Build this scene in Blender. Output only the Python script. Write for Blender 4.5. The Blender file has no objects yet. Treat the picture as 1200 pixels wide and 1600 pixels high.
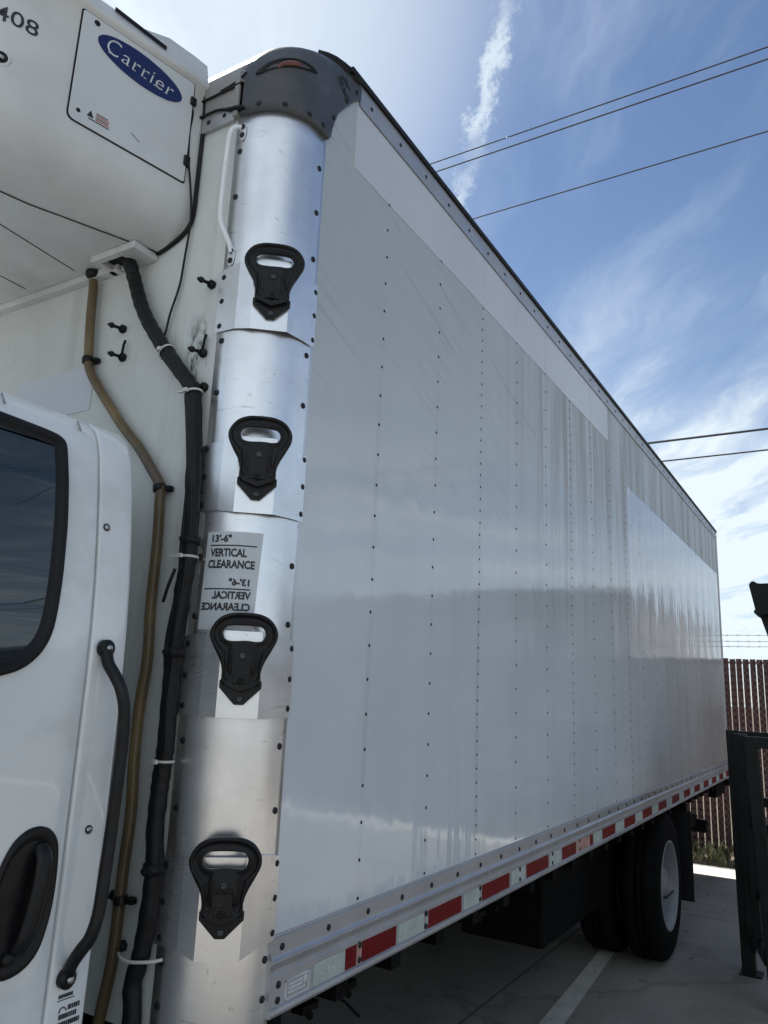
import bpy, math, random
from mathutils import Vector, Matrix
random.seed(7)
S = bpy.context.scene
COL = S.collection
# ------------------------------------------------------------------ camera
CAMLOC = (-1.640, -1.262, 1.795)
R = ((0.511, -0.214, -0.833), (-0.859, -0.080, -0.506), (0.042, 0.973, -0.225))
cam = bpy.data.cameras.new('camera'); camo = bpy.data.objects.new('camera', cam); COL.objects.link(camo)
m3 = Matrix(R); q = m3.to_quaternion(); q.normalize()
camo.matrix_world = Matrix.Translation(CAMLOC) @ q.to_matrix().to_4x4()
cam.sensor_fit = 'VERTICAL'; cam.sensor_height = 32; cam.lens = 1203.4 / 1600 * 32
cam.clip_start = 0.05; cam.clip_end = 3000
S.camera = camo
# ------------------------------------------------------------------ light
SUN_AZ, SUN_EL = math.radians(63), math.radians(51)      # azimuth from +X towards +Y
sd = Vector((math.cos(SUN_EL) * math.cos(SUN_AZ), math.cos(SUN_EL) * math.sin(SUN_AZ), math.sin(SUN_EL)))
sl = bpy.data.lights.new('sun', 'SUN'); sl.energy = 4.9; sl.angle = math.radians(0.53); sl.color = (1, .95, .88)
so = bpy.data.objects.new('sun', sl); COL.objects.link(so); so.location = (0, 0, 30)
so.rotation_euler = sd.to_track_quat('Z', 'Y').to_euler()
S.view_settings.view_transform = 'Standard'; S.view_settings.look = 'None'
S.view_settings.exposure = 0.64; S.view_settings.gamma = 1.0
W = bpy.data.worlds.new("World"); S.world = W; W.use_nodes = True


class NT:
    """tiny helper to write node trees"""
    def __init__(s, nt): s.nt = nt; nt.nodes.clear()
    def n(s, t, **k):
        o = s.nt.nodes.new(t)
        for a, b in k.items(): setattr(o, a, b)
        return o
    def set(s, sock, v):
        if isinstance(v, bpy.types.NodeSocket): s.nt.links.new(v, sock)
        elif v is not None: sock.default_value = v
    def math(s, op, a, b=None, c=None, clamp=False):
        o = s.n('ShaderNodeMath', operation=op); o.use_clamp = clamp
        s.set(o.inputs[0], a); s.set(o.inputs[1], b) if b is not None else 0
        if c is not None: s.set(o.inputs[2], c)
        return o.outputs[0]
    def vm(s, op, a, b=None):
        o = s.n('ShaderNodeVectorMath', operation=op); s.set(o.inputs[0], a)
        if b is not None: s.set(o.inputs[1], b)
        return o.outputs['Value'] if op in ('DOT_PRODUCT', 'LENGTH') else o.outputs[0]
    def comb(s, x, y, z):
        o = s.n('ShaderNodeCombineXYZ'); s.set(o.inputs[0], x); s.set(o.inputs[1], y); s.set(o.inputs[2], z); return o.outputs[0]
    def sep(s, v):
        o = s.n('ShaderNodeSeparateXYZ'); s.set(o.inputs[0], v); return o.outputs
    def noise(s, v, scale, detail=4, rough=.55, dist=0):
        o = s.n('ShaderNodeTexNoise'); s.set(o.inputs['Vector'], v); o.inputs['Scale'].default_value = scale
        o.inputs['Detail'].default_value = detail; o.inputs['Roughness'].default_value = rough
        o.inputs['Distortion'].default_value = dist; return o.outputs['Fac']
    def ss(s, v, a, b, lo=0., hi=1.):
        o = s.n('ShaderNodeMapRange', interpolation_type='SMOOTHSTEP'); s.set(o.inputs[0], v)
        for i, k in enumerate((a, b, lo, hi)): o.inputs[i + 1].default_value = k
        return o.outputs[0]
    def mix(s, f, a, b, mode='MIX'):
        o = s.n('ShaderNodeMix', data_type='RGBA', blend_type=mode); s.set(o.inputs[0], f)
        for sock, v in ((o.inputs[6], a), (o.inputs[7], b)):
            if isinstance(v, tuple): v = (v + (1,))[:4]
            s.set(sock, v)
        return o.outputs[2]


w = NT(W.node_tree)
sky = w.n('ShaderNodeTexSky', sky_type='NISHITA'); sky.sun_disc = False
sky.sun_elevation = SUN_EL; sky.sun_rotation = math.pi / 2 - SUN_AZ
sky.altitude = 300; sky.air_density = 1.0; sky.dust_density = .35; sky.ozone_density = 3.5
gd = w.n('ShaderNodeTexCoord').outputs['Generated']
D = w.vm('NORMALIZE', gd)
dx, dy, dz = w.sep(D)
zz = w.math('ADD', w.math('MAXIMUM', dz, 0.0), .06)
px = w.math('DIVIDE', dx, zz); py = w.math('DIVIDE', dy, zz)
al = w.math('ADD', w.math('MULTIPLY', px, .827), w.math('MULTIPLY', py, .563))
ac = w.math('ADD', w.math('MULTIPLY', px, -.563), w.math('MULTIPLY', py, .827))
warp = w.math('MULTIPLY', w.math('SUBTRACT', w.noise(w.comb(al, ac, 0), 2.2, 3), .5), .22)
ac2 = w.math('ADD', ac, warp)
st = w.noise(w.comb(w.math('MULTIPLY', al, .55), w.math('MULTIPLY', ac2, 2.0), 3.1), 2.2, 7, .58, .1)
big = w.noise(w.comb(w.math('MULTIPLY', al, .6), ac2, 9.7), 1.0, 4, .5)
bright = w.ss(w.vm('DOT_PRODUCT', D, (.39, .60, .70)), .88, .995)          # thin veil round the sun
low = w.ss(dz, .05, .62, 1, 0)
cov = w.math('ADD', w.math('MULTIPLY', w.ss(st, .47, .86), w.ss(big, .38, .62, .3, 1.0)), w.math('MULTIPLY', bright, .75))
bank = w.math('MULTIPLY', w.ss(w.vm('DOT_PRODUCT', D, (-.75, -.15, .64)), .45, .95), w.ss(st, .30, .60, .35, .80))      # unseen cloud added behind the camera to brighten the metal's reflections
cov = w.math('ADD', cov, bank)
cov = w.math('ADD', cov, w.math('MULTIPLY', w.ss(w.vm('DOT_PRODUCT', D, (.978, .110, .175)), .984, .9992), w.ss(st, .30, .60, .30, .95)))
cov = w.math('ADD', cov, w.math('MULTIPLY', low, w.ss(w.math('ADD', w.math('MULTIPLY', st, .6), w.math('MULTIPLY', big, .4)), .34, .62, .12, .80)))
cn = w.noise(w.comb(al, w.math('MULTIPLY', ac, 1.5), 1), 16, 6, .7)
cl = w.math('ABSOLUTE', w.math('ADD', w.math('ADD', ac, .185), w.math('MULTIPLY', w.math('SUBTRACT', cn, .5), .11)))
trail = w.math('MULTIPLY', w.ss(cl, .0, .024, 1, 0), w.math('MULTIPLY', w.ss(al, 1.42, 1.30), w.ss(w.noise(w.comb(al, ac, 4), 5.5, 3), .36, .55, .25, 1)))
cov = w.math('ADD', cov, w.math('MULTIPLY', trail, .62), clamp=True)
cov = w.math('MULTIPLY', cov, .95)
skc = w.n('ShaderNodeVectorMath', operation='SCALE'); w.set(skc.inputs[0], sky.outputs[0]); skc.inputs[3].default_value = .078
col = w.mix(cov, skc.outputs[0], (.57, .64, .69))
bg = w.n('ShaderNodeBackground'); w.set(bg.inputs[0], col); bg.inputs[1].default_value = 1.0
wo = w.n('ShaderNodeOutputWorld'); W.node_tree.links.new(bg.outputs[0], wo.inputs[0])

# ------------------------------------------------------------------ helpers
def tag(o, label=None, cat=None, group=None, kind=None):
    for k, v in (('label', label), ('category', cat), ('group', group), ('kind', kind)):
        if v: o[k] = v
    return o


def empty(name, loc, label, cat, group=None):
    o = bpy.data.objects.new(name, None); COL.objects.link(o); o.location = loc; o.empty_display_size = .3
    return tag(o, label, cat, group)


class MB:
    def __init__(s): s.v = []; s.f = []; s.m = []; s.sm = []
    def add(s, vs, fs, mi=0, sm=False):
        b = len(s.v); s.v += [tuple(v) for v in vs]
        for f in fs: s.f.append(tuple(b + i for i in f)); s.m.append(mi); s.sm.append(sm)
        return s
    def box(s, x0, x1, y0, y1, z0, z1, mi=0, M=None):
        vs = [Vector((x, y, z)) for x in (x0, x1) for y in (y0, y1) for z in (z0, z1)]
        if M: vs = [M @ v for v in vs]
        return s.add(vs, [(0, 1, 3, 2), (4, 6, 7, 5), (0, 4, 5, 1), (2, 3, 7, 6), (0, 2, 6, 4), (1, 5, 7, 3)], mi)
    def grid(s, rows, mi=0, sm=True, closed=False):
        n = len(rows[0]); vs = [p for r in rows for p in r]; fs = []
        for i in range(len(rows) - 1):
            for j in range(n if closed else n - 1):
                k = (j + 1) % n
                fs.append((i * n + j, i * n + k, (i + 1) * n + k, (i + 1) * n + j))
        return s.add(vs, fs, mi, sm)
    def tube(s, pts, r, seg=10, mi=0, caps=True, flat=1.0):
        pts = [Vector(p) for p in pts]; rows = []; up = None
        rr = r if isinstance(r, (list, tuple)) else [r] * len(pts)
        for i, p in enumerate(pts):
            t = (pts[min(i + 1, len(pts) - 1)] - pts[max(i - 1, 0)]).normalized()
            if up is None: up = Vector((0, 0, 1)) if abs(t.z) < .9 else Vector((1, 0, 0))
            a = t.cross(up).normalized(); b = a.cross(t).normalized(); up = b
            rows.append([p + (a * math.cos(k * 2 * math.pi / seg) + b * flat * math.sin(k * 2 * math.pi / seg)) * rr[i] for k in range(seg)])
        s.grid(rows, mi, True, True)
        if caps:
            b = len(s.v) - len(rows) * seg
            s.f.append(tuple(b + k for k in range(seg))); s.m.append(mi); s.sm.append(False)
            e = b + (len(rows) - 1) * seg
            s.f.append(tuple(e + seg - 1 - k for k in range(seg))); s.m.append(mi); s.sm.append(False)
        return s
    def lathe(s, prof, o, ax, seg=24, mi=0, sm=True):
        """prof: (radius, offset along ax)"""
        o = Vector(o); ax = Vector(ax).normalized(); a = ax.orthogonal().normalized(); b = ax.cross(a)
        rows = [[o + ax * h + (a * math.cos(k * 2 * math.pi / seg) + b * math.sin(k * 2 * math.pi / seg)) * r for k in range(seg)] for r, h in prof]
        return s.grid(rows, mi, sm, True)
    def poly(s, loop, d, mi=0):
        """prism: loop of points, thickness vector d"""
        n = len(loop); d = Vector(d); lo = [Vector(p) for p in loop]; hi = [p + d for p in lo]
        return s.add(lo + hi, [tuple(range(n - 1, -1, -1)), tuple(range(n, 2 * n))] + [(i, (i + 1) % n, (i + 1) % n + n, i + n) for i in range(n)], mi)
    def build(s, name, mats, parent=None, bevel=0, auto=None, fix=True):
        me = bpy.data.meshes.new(name); me.from_pydata(s.v, [], s.f)
        if not isinstance(mats, (list, tuple)): mats = [mats]
        for m in mats: me.materials.append(m)
        me.polygons.foreach_set('material_index', s.m); me.polygons.foreach_set('use_smooth', s.sm)
        if fix:
            import bmesh
            b = bmesh.new(); b.from_mesh(me); bmesh.ops.recalc_face_normals(b, faces=b.faces); b.to_mesh(me); b.free()
        me.update()
        o = bpy.data.objects.new(name, me); COL.objects.link(o)
        if bevel:
            md = o.modifiers.new('bevel', 'BEVEL'); md.width = bevel; md.segments = 2; md.limit_method = 'ANGLE'; md.angle_limit = .6
        if parent is not None: attach(o, parent)
        return o


def attach(o, parent):
    o.parent = parent
    o.matrix_parent_inverse = Matrix.Translation(parent.location).inverted() if parent.parent is None and parent.type == 'EMPTY' else Matrix.Identity(4)
    return o


def copy_to(o, loc, parent, rot=None):
    c = o.copy(); COL.objects.link(c); c.parent = parent; c.location = loc
    if rot is not None: c.rotation_euler = rot
    return c


def smooth_path(pts, n=6):
    P = [Vector(p) for p in pts]; out = []
    for i in range(len(P) - 1):
        a, b, c, d = P[max(i - 1, 0)], P[i], P[i + 1], P[min(i + 2, len(P) - 1)]
        for k in range(n):
            t = k / n
            out.append(.5 * ((2 * b) + (c - a) * t + (2 * a - 5 * b + 4 * c - d) * t * t + (3 * b - a - 3 * c + d) * t ** 3))
    out.append(P[-1]); return out


def interp(tab, x):
    if x <= tab[0][0]: return tab[0][1]
    for (a, b), (c, d) in zip(tab, tab[1:]):
        if x <= c: return b + (d - b) * (x - a) / (c - a)
    return tab[-1][1]


def text_mesh(body, size, shear=0, space=1.0, sx=1.0, bold=0.0):
    cu = bpy.data.curves.new('lettering', 'FONT'); cu.body = body; cu.size = size; cu.shear = shear
    cu.space_character = space; cu.resolution_u = 3; cu.offset = bold; cu.fill_mode = 'FRONT'
    o = bpy.data.objects.new('lettering', cu); COL.objects.link(o)
    me = bpy.data.meshes.new_from_object(o.evaluated_get(bpy.context.evaluated_depsgraph_get()))
    vs = [(v.co.x * sx, v.co.y) for v in me.vertices]; fs = [tuple(p.vertices) for p in me.polygons]
    bpy.data.objects.remove(o); bpy.data.curves.remove(cu); bpy.data.meshes.remove(me)
    return vs, fs


def put_text(mb, body, size, fn, u0, v0, width=None, shear=0, mirror=False, mi=0, bold=0.0, space=1.0, height=None, align='L'):
    vs, fs = text_mesh(body, size, shear, space, 1, bold)
    xs = [v[0] for v in vs]; ys = [v[1] for v in vs]; x0, x1, y0, y1 = min(xs), max(xs), min(ys), max(ys)
    kx = (width / (x1 - x0)) if width else 1; ky = (height / (y1 - y0)) if height else 1
    W_ = (x1 - x0) * kx
    off = -W_ / 2 if align == 'C' else 0
    out = []
    for x, y in vs:
        u = (x - x0) * kx; 
        if mirror: u = W_ - u
        out.append(fn(u0 + off + u, v0 + (y - (y0 if height else 0)) * ky))
    mb.add(out, fs, mi)


# ------------------------------------------------------------------ materials
def mat(name, c, rough=.5, metal=0., vary=.0, vscale=6., bump=0., bscale=60., dirt=0., dirtc=(.10, .085, .06), stretch=(1, 1, 1), spec=.5, coat=0., rvar=0., dscale=3., dlo=.52, dhi=.72):
    m = bpy.data.materials.new(name); m.use_nodes = True; t = NT(m.node_tree)
    p = t.n('ShaderNodeBsdfPrincipled'); o = t.n('ShaderNodeOutputMaterial'); m.node_tree.links.new(p.outputs[0], o.inputs[0])
    P = t.n('ShaderNodeTexCoord').outputs['Object']
    Ps = t.vm('MULTIPLY', P, stretch)
    colr = (c + (1,))
    if vary:
        nz = t.noise(Ps, vscale, 6, .6)
        k = t.ss(nz, .3, .7, 1 - vary, 1 + vary * .5)
        cc = t.n('ShaderNodeVectorMath', operation='SCALE'); cc.inputs[0].default_value = c; t.set(cc.inputs[3], k); colr = cc.outputs[0]
    if dirt:
        dn = t.noise(Ps, dscale, 8, .7, .3)
        colr = t.mix(t.math('MULTIPLY', t.ss(dn, dlo, dhi), dirt), colr, dirtc)
    t.set(p.inputs['Base Color'], colr)
    p.inputs['Metallic'].default_value = metal; p.inputs['Specular IOR Level'].default_value = spec
    if rvar: t.set(p.inputs['Roughness'], t.ss(t.noise(Ps, vscale * 2.3, 6, .65), .3, .7, max(.03, rough - rvar), min(1, rough + rvar)))
    else: p.inputs['Roughness'].default_value = rough
    p.inputs['Coat Weight'].default_value = coat; p.inputs['Coat Roughness'].default_value = .04
    if bump:
        b = t.n('ShaderNodeBump'); b.inputs['Distance'].default_value = bump; b.inputs['Strength'].default_value = 1
        t.set(b.inputs['Height'], t.noise(Ps, bscale, 5, .6)); t.set(p.inputs['Normal'], b.outputs[0])
    return m


def wall_mat(name, base, patch=0):
    """painted sheet metal of the cargo box: chalky paint above, grime runs towards the rear, soft ripples"""
    m = bpy.data.materials.new(name); m.use_nodes = True; t = NT(m.node_tree)
    p = t.n('ShaderNodeBsdfPrincipled'); o = t.n('ShaderNodeOutputMaterial'); m.node_tree.links.new(p.outputs[0], o.inputs[0])
    P = t.n('ShaderNodeTexCoord').outputs['Object']; x, y, z = t.sep(P)
    # vertical runs
    runs = t.noise(t.comb(t.math('MULTIPLY', x, 7.0), 0, t.math('MULTIPLY', z, .35)), 1.0, 6, .65)
    runs2 = t.noise(t.comb(t.math('MULTIPLY', x, 23.0), 5, t.math('MULTIPLY', z, .8)), 1.0, 4, .6)
    rm = t.math('MULTIPLY', t.ss(x, 1.0, 2.4), t.ss(t.math('ADD', z, t.math('MULTIPLY', t.math('SUBTRACT', runs2, .5), .9)), 2.0, 3.0))
    g = t.math('MULTIPLY', t.ss(t.math('ADD', t.math('MULTIPLY', runs, .7), t.math('MULTIPLY', runs2, .3)), .40, .60), rm)
    # scuffs: shallow diagonal scratches high on the front half
    d1 = t.comb(t.math('ADD', t.math('MULTIPLY', x, .8), t.math('MULTIPLY', z, 1.0)), 0, t.math('MULTIPLY', t.math('SUBTRACT', z, t.math('MULTIPLY', x, -.45)), 30))
    sc = t.noise(t.comb(t.math('MULTIPLY', x, 1.6), 3, t.math('MULTIPLY', t.math('ADD', z, t.math('MULTIPLY', x, .33)), 34.0)), 1.0, 6, .72, .35)
    sc = t.math('MULTIPLY', t.math('MULTIPLY', t.ss(sc, .50, .72), t.ss(z, 2.1, 3.0)), t.ss(t.noise(P, 1.7, 3), .35, .6))
    cloudy = t.noise(P, 1.3, 7, .62)
    c0 = t.mix(t.ss(cloudy, .3, .7), base, tuple(b * .90 for b in base))
    yel = t.ss(t.math('ADD', z, t.math('MULTIPLY', t.math('SUBTRACT', t.noise(P, 1.1, 6, .6), .5), 1.0)), 1.9, 3.1)
    c1 = t.mix(t.math('MULTIPLY', yel, .85 if not patch else 0), c0, (base[0] * .66, base[1] * .65, base[2] * .62))
    c2 = t.mix(t.math('MULTIPLY', sc, .0 if patch else .6), c1, (.22, .23, .225))
    c3 = t.mix(t.math('MULTIPLY', g, (.78, .0, .30)[patch]), c2, (.27, .25, .235))
    foot = t.math('MULTIPLY', t.ss(t.math('ADD', z, t.math('MULTIPLY', t.math('SUBTRACT', t.noise(P, 5, 6), .5), .5)), 1.45, 1.15), .22)
    c4 = t.mix(foot, c3, (.42, .39, .35))
    # road film towards the rear, plus the fence's dark reflection painted in low down
    film_refl = t.math('MULTIPLY', t.ss(t.math('ADD', x, t.math('MULTIPLY', t.math('SUBTRACT', runs, .5), 2.2)), 2.6, 7.4), t.ss(t.math('ADD', z, t.math('MULTIPLY', t.math('SUBTRACT', runs2, .5), 1.1)), 2.6, 1.5))
    c4 = t.mix(t.math('MULTIPLY', film_refl, .0 if patch == 1 else .62), c4, (.20, .175, .155))
    cxm = t.math('MULTIPLY', t.math('ABSOLUTE', t.math('SUBTRACT', t.math('FRACT', t.math('ADD', t.math('DIVIDE', t.math('SUBTRACT', x, .382), .406), .5)), .5)), .406)
    tear = t.math('MULTIPLY', t.ss(t.math('ADD', cxm, t.math('MULTIPLY', t.math('SUBTRACT', runs2, .5), .05)), .020, .002), t.ss(t.noise(t.comb(t.math('MULTIPLY', x, 3), 2, t.math('MULTIPLY', z, 1.6)), 1, 5), .42, .60, .0, .24))
    c4 = t.mix(tear, c4, (.34, .335, .33))
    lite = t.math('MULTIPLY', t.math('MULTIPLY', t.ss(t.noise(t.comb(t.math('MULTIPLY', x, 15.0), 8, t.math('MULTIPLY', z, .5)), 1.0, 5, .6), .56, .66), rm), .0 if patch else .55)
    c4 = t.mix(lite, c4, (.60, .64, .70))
    t.set(p.inputs['Base Color'], c4)
    rz = t.ss(t.math('ADD', z, t.math('MULTIPLY', t.math('SUBTRACT', cloudy, .5), .5)), 2.55, 3.2, .075, .36)
    if patch == 1: t.set(p.inputs['Roughness'], t.ss(cloudy, .3, .7, .26, .34))
    elif patch == 2: t.set(p.inputs['Roughness'], t.ss(runs2, .3, .7, .05, .12))
    else: t.set(p.inputs['Roughness'], t.math('ADD', rz, t.math('MULTIPLY', g, .12)))
    # ripples over the posts
    wv = t.math('COSINE', t.math('MULTIPLY', t.math('SUBTRACT', x, .382), 2 * math.pi / .406))
    rip = t.math('MULTIPLY', wv, .0006)
    rn = t.math('MULTIPLY', t.noise(t.comb(t.math('MULTIPLY', x, 9), 0, t.math('MULTIPLY', z, .7)), 1, 3), .0035)
    rs = t.math('MULTIPLY', t.noise(P, 2.2, 3), .006)
    h = t.math('ADD', t.math('ADD', rip, rn), rs)
    b = t.n('ShaderNodeBump'); b.inputs['Distance'].default_value = 1; b.inputs['Strength'].default_value = (.55, .3, 1.0)[patch]
    t.set(b.inputs['Height'], h); t.set(p.inputs['Normal'], b.outputs[0])
    p.inputs['Specular IOR Level'].default_value = (.85, .4, .9)[patch]
    return m


def metal_mat(name, c, rough, hor=True, dent=0.0, aniso=0):
    """milled aluminium sheet: fine grain lines, cloudy wear, stray scratches"""
    m = bpy.data.materials.new(name); m.use_nodes = True; t = NT(m.node_tree)
    p = t.n('ShaderNodeBsdfPrincipled'); o = t.n('ShaderNodeOutputMaterial'); m.node_tree.links.new(p.outputs[0], o.inputs[0])
    P = t.n('ShaderNodeTexCoord').outputs['Object']
    gr = t.noise(t.vm('MULTIPLY', P, (6, 6, 420) if hor else (420, 420, 4)), 1, 3, .6)
    cl = t.noise(P, 7, 7, .65); ox = t.noise(P, 2.1, 6, .6)
    scr = t.noise(t.vm('MULTIPLY', P, (9, 9, 75)), 1, 5, .75, .6)
    c0 = t.mix(t.ss(cl, .3, .7), c, tuple(v * .86 for v in c))
    c1 = t.mix(t.math('MULTIPLY', t.ss(scr, .61, .72), .45), c0, (.25, .24, .24))
    c2 = t.mix(t.math('MULTIPLY', t.ss(t.noise(P, 30, 4), .66, .74), .35), c1, (.3, .27, .22))
    t.set(p.inputs['Base Color'], c2)
    p.inputs['Metallic'].default_value = .95
    r = t.math('ADD', t.math('MULTIPLY', gr, .12), t.ss(ox, .3, .7, rough - .07, rough + .08))
    t.set(p.inputs['Roughness'], r)
    if aniso:
        p.inputs['Anisotropic'].default_value = aniso; tg = t.n('ShaderNodeTangent', direction_type='RADIAL', axis='Z'); t.set(p.inputs['Tangent'], tg.outputs[0])
    b = t.n('ShaderNodeBump'); b.inputs['Distance'].default_value = 1; b.inputs['Strength'].default_value = 1
    t.set(b.inputs['Height'], t.math('ADD', t.math('MULTIPLY', gr, .000004), t.math('MULTIPLY', t.noise(P, 6, 2), .0006 + dent)))
    t.set(p.inputs['Normal'], b.outputs[0])
    return m


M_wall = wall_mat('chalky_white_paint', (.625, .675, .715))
M_band = wall_mat('clean_white_film', (.60, .62, .68), 1)
M_patch = wall_mat('glossy_white_paint', (.60, .62, .66), 2)
M_alu = metal_mat('brushed_aluminium', (.86, .865, .88), .27, aniso=.5)
M_alu2 = metal_mat('bent_aluminium_sheet', (.84, .85, .87), .26, aniso=.4)
M_rail = metal_mat('extruded_aluminium', (.50, .50, .52), .40, dent=.0)
M_rail.node_tree.nodes['Principled BSDF'].inputs['Metallic'].default_value = .75
M_cream = None
M_unit = mat('white_moulded_shell', (.62, .635, .63), .36, vary=.14, vscale=2.5, dirt=.55, dirtc=(.34, .32, .285), dscale=2.4, bump=.0008, bscale=30, dlo=.5, dhi=.8)
M_pan = mat('white_panel', (.60, .62, .63), .30, vary=.05, vscale=3, dirt=.12, dirtc=(.35, .32, .28), dscale=5)
M_cab = mat('white_cab_paint', (.73, .755, .755), .35, vary=.06, vscale=1.8, dirt=.28, dirtc=(.40, .39, .34), dscale=4.2, coat=1., bump=.0005, bscale=2.2, dlo=.48, dhi=.7)
M_cap = mat('dark_grey_moulding', (.062, .065, .074), .45, vary=.35, vscale=5, dirt=.25, dirtc=(.20, .19, .18), dscale=14, bump=.0006, bscale=260, dlo=.55, dhi=.75)
M_capl = mat('worn_light_moulding', (.26, .255, .245), .5, vary=.15, dirt=.3)
M_blk = mat('black_rubber', (.007, .007, .008), .55, vary=.3, vscale=20, bump=.0004, bscale=120, spec=.3)
M_blkp = mat('black_plastic', (.010, .010, .011), .38, vary=.3, vscale=9, bump=.00025, bscale=400, dirt=.4, dirtc=(.035, .034, .032), dscale=22, spec=.25, rvar=.1)
M_rivet = mat('oxidised_rivet', (.014, .015, .020), .5, spec=.3, vary=.3, vscale=50)
M_loom = mat('black_cable_loom', (.006, .006, .007), .5, vary=.4, vscale=30, bump=.0006, bscale=90, spec=.3)
M_hose = mat('aged_brown_hose', (.165, .115, .055), .36, vary=.5, vscale=7, stretch=(1, 1, .4), dirt=.5, dirtc=(.07, .05, .035), dscale=5, dlo=.45, dhi=.65)
M_tie = mat('white_nylon', (.55, .54, .50), .5)
M_screw = mat('steel_screw', (.45, .45, .46), .3, metal=1.)
M_bar = mat('white_bar_paint', (.80, .82, .84), .3, vary=.08, dirt=.2, dirtc=(.4, .37, .33), dscale=30)
M_dull = mat('dull_bolt', (.10, .10, .105), .45, metal=.6, vary=.3)
M_red = mat('red_reflective_tape', (.14, .003, .006), .4, spec=.15, vary=.15, vscale=30, dirt=.15, dirtc=(.12, .05, .05), dscale=12)
M_wht = mat('white_reflective_tape', (.42, .47, .44), .42, spec=.3, vary=.18, vscale=14, dirt=.45, dirtc=(.30, .29, .24), dscale=16)
M_fad = mat('faded_pink_tape', (.50, .28, .24), .4, vary=.4, vscale=22)
M_ink = mat('black_ink', (.020, .022, .026), .5, vary=.3, vscale=60)
M_redink = mat('red_ink', (.42, .05, .04), .5)
M_blue = mat('blue_enamel', (.012, .022, .10), .22, vary=.05)
M_silver = mat('pale_lettering', (.62, .64, .66), .35, vary=.2, vscale=40)
M_stk = mat('grey_white_sticker', (.56, .60, .63), .35, vary=.1, vscale=9, dirt=.15)
M_glass = bpy.data.materials.new('tinted_window_glass'); M_glass.use_nodes = True
_g = M_glass.node_tree.nodes['Principled BSDF']; _g.inputs['Base Color'].default_value = (.012, .022, .028, 1); _g.inputs['Roughness'].default_value = .02
_g.inputs['Specular IOR Level'].default_value = .9
M_lens = mat('red_lamp_lens', (.13, .022, .012), .15, coat=.5, vary=.3, vscale=60)
M_under = mat('dark_chassis_steel', (.005, .005, .005), .7, vary=.4, vscale=8, dirt=.4, dirtc=(.02, .018, .015), spec=.1)
M_tyre = mat('tyre_rubber', (.004, .004, .004), .85, vary=.3, vscale=12, spec=.1)
M_rim = mat('white_wheel_paint', (.24, .245, .26), .45, vary=.2, vscale=6, dirt=.4, dirtc=(.16, .14, .12))
M_galv = mat('grey_galvanised_steel', (.32, .33, .34), .5, metal=.5, vary=.2)
M_frm = mat('black_painted_steel', (.006, .008, .008), .5, spec=.25, vary=.4, vscale=7, dirt=.15, dirtc=(.06, .05, .045), dscale=9)
M_slat = mat('dark_red_slat', (.062, .012, .010), .55, vary=.4, vscale=3, stretch=(1, 9, .6), dirt=.3, dirtc=(.04, .02, .02))
M_wire = mat('cable_insulation', (.05, .055, .065), .6)
M_leaf = mat('weed_leaves', (.14, .15, .05), .6, vary=.5, vscale=5, dirt=.6, dirtc=(.42, .32, .20), dscale=4, dlo=.45, dhi=.6)
M_dirt = mat('dry_soil', (.15, .125, .09), .95, vary=.35, vscale=2.5, bump=.02, bscale=9)
M_bld = mat('beige_block_wall', (.17, .16, .155), .85, vary=.15, vscale=.6, bump=.004, bscale=6)
M_dim = mat('roller_door_paint', (.20, .22, .25), .6, vary=.1)

# front wall: dirty cream paint with a smeared black scuff beside the corner post
m = bpy.data.materials.new('dirty_cream_paint'); m.use_nodes = True; t = NT(m.node_tree); M_cream = m
p = t.n('ShaderNodeBsdfPrincipled'); o = t.n('ShaderNodeOutputMaterial'); m.node_tree.links.new(p.outputs[0], o.inputs[0])
P = t.n('ShaderNodeTexCoord').outputs['Object']; x, y, z = t.sep(P)
c = t.mix(t.ss(t.noise(P, 1.6, 7, .65), .3, .7), (.62, .645, .635), (.53, .55, .53))
c = t.mix(t.math('MULTIPLY', t.ss(t.noise(t.vm('MULTIPLY', P, (1, 9, .7)), 1, 6, .7), .50, .72), .35), c, (.33, .31, .26))
c = t.mix(t.math('MULTIPLY', t.ss(t.noise(P, 42, 5, .6), .66, .74), .5), c, (.18, .15, .11))
sm_ = t.math('MULTIPLY', t.ss(t.math('ABSOLUTE', t.math('SUBTRACT', y, .262)), .055, .012), t.ss(t.math('ABSOLUTE', t.math('SUBTRACT', z, 2.68)), .17, .05))
c = t.mix(t.math('MULTIPLY', sm_, t.ss(t.noise(t.vm('MULTIPLY', P, (1, 30, 9)), 1, 6, .75), .47, .60)), c, (.04, .038, .036))
t.set(p.inputs['Base Color'], c); p.inputs['Roughness'].default_value = .42
b = t.n('ShaderNodeBump'); b.inputs['Distance'].default_value = 1; t.set(b.inputs['Height'], t.math('MULTIPLY', t.noise(P, 3, 4), .004)); t.set(p.inputs['Normal'], b.outputs[0])

# concrete
m = bpy.data.materials.new('worn_concrete'); m.use_nodes = True; t = NT(m.node_tree); M_conc = m
p = t.n('ShaderNodeBsdfPrincipled'); o = t.n('ShaderNodeOutputMaterial'); m.node_tree.links.new(p.outputs[0], o.inputs[0])
P = t.n('ShaderNodeTexCoord').outputs['Object']; x, y, z = t.sep(P)
c = t.mix(t.ss(t.noise(P, .8, 8, .62), .32, .68), (.31, .285, .25), (.225, .21, .185))
c = t.mix(t.math('MULTIPLY', t.ss(t.noise(P, 1.1, 8, .72, .1), .50, .66), .45), c, (.10, .095, .085))
c = t.mix(t.math('MULTIPLY', t.ss(t.noise(P, 6.5, 3, .5), .66, .72), .6), c, (.05, .048, .045))
c = t.mix(t.math('MULTIPLY', t.ss(t.noise(P, 85, 3), .55, .7), .25), c, (.14, .14, .14))
vo = t.n('ShaderNodeTexVoronoi', feature='DISTANCE_TO_EDGE'); vo.inputs['Scale'].default_value = .26
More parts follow.
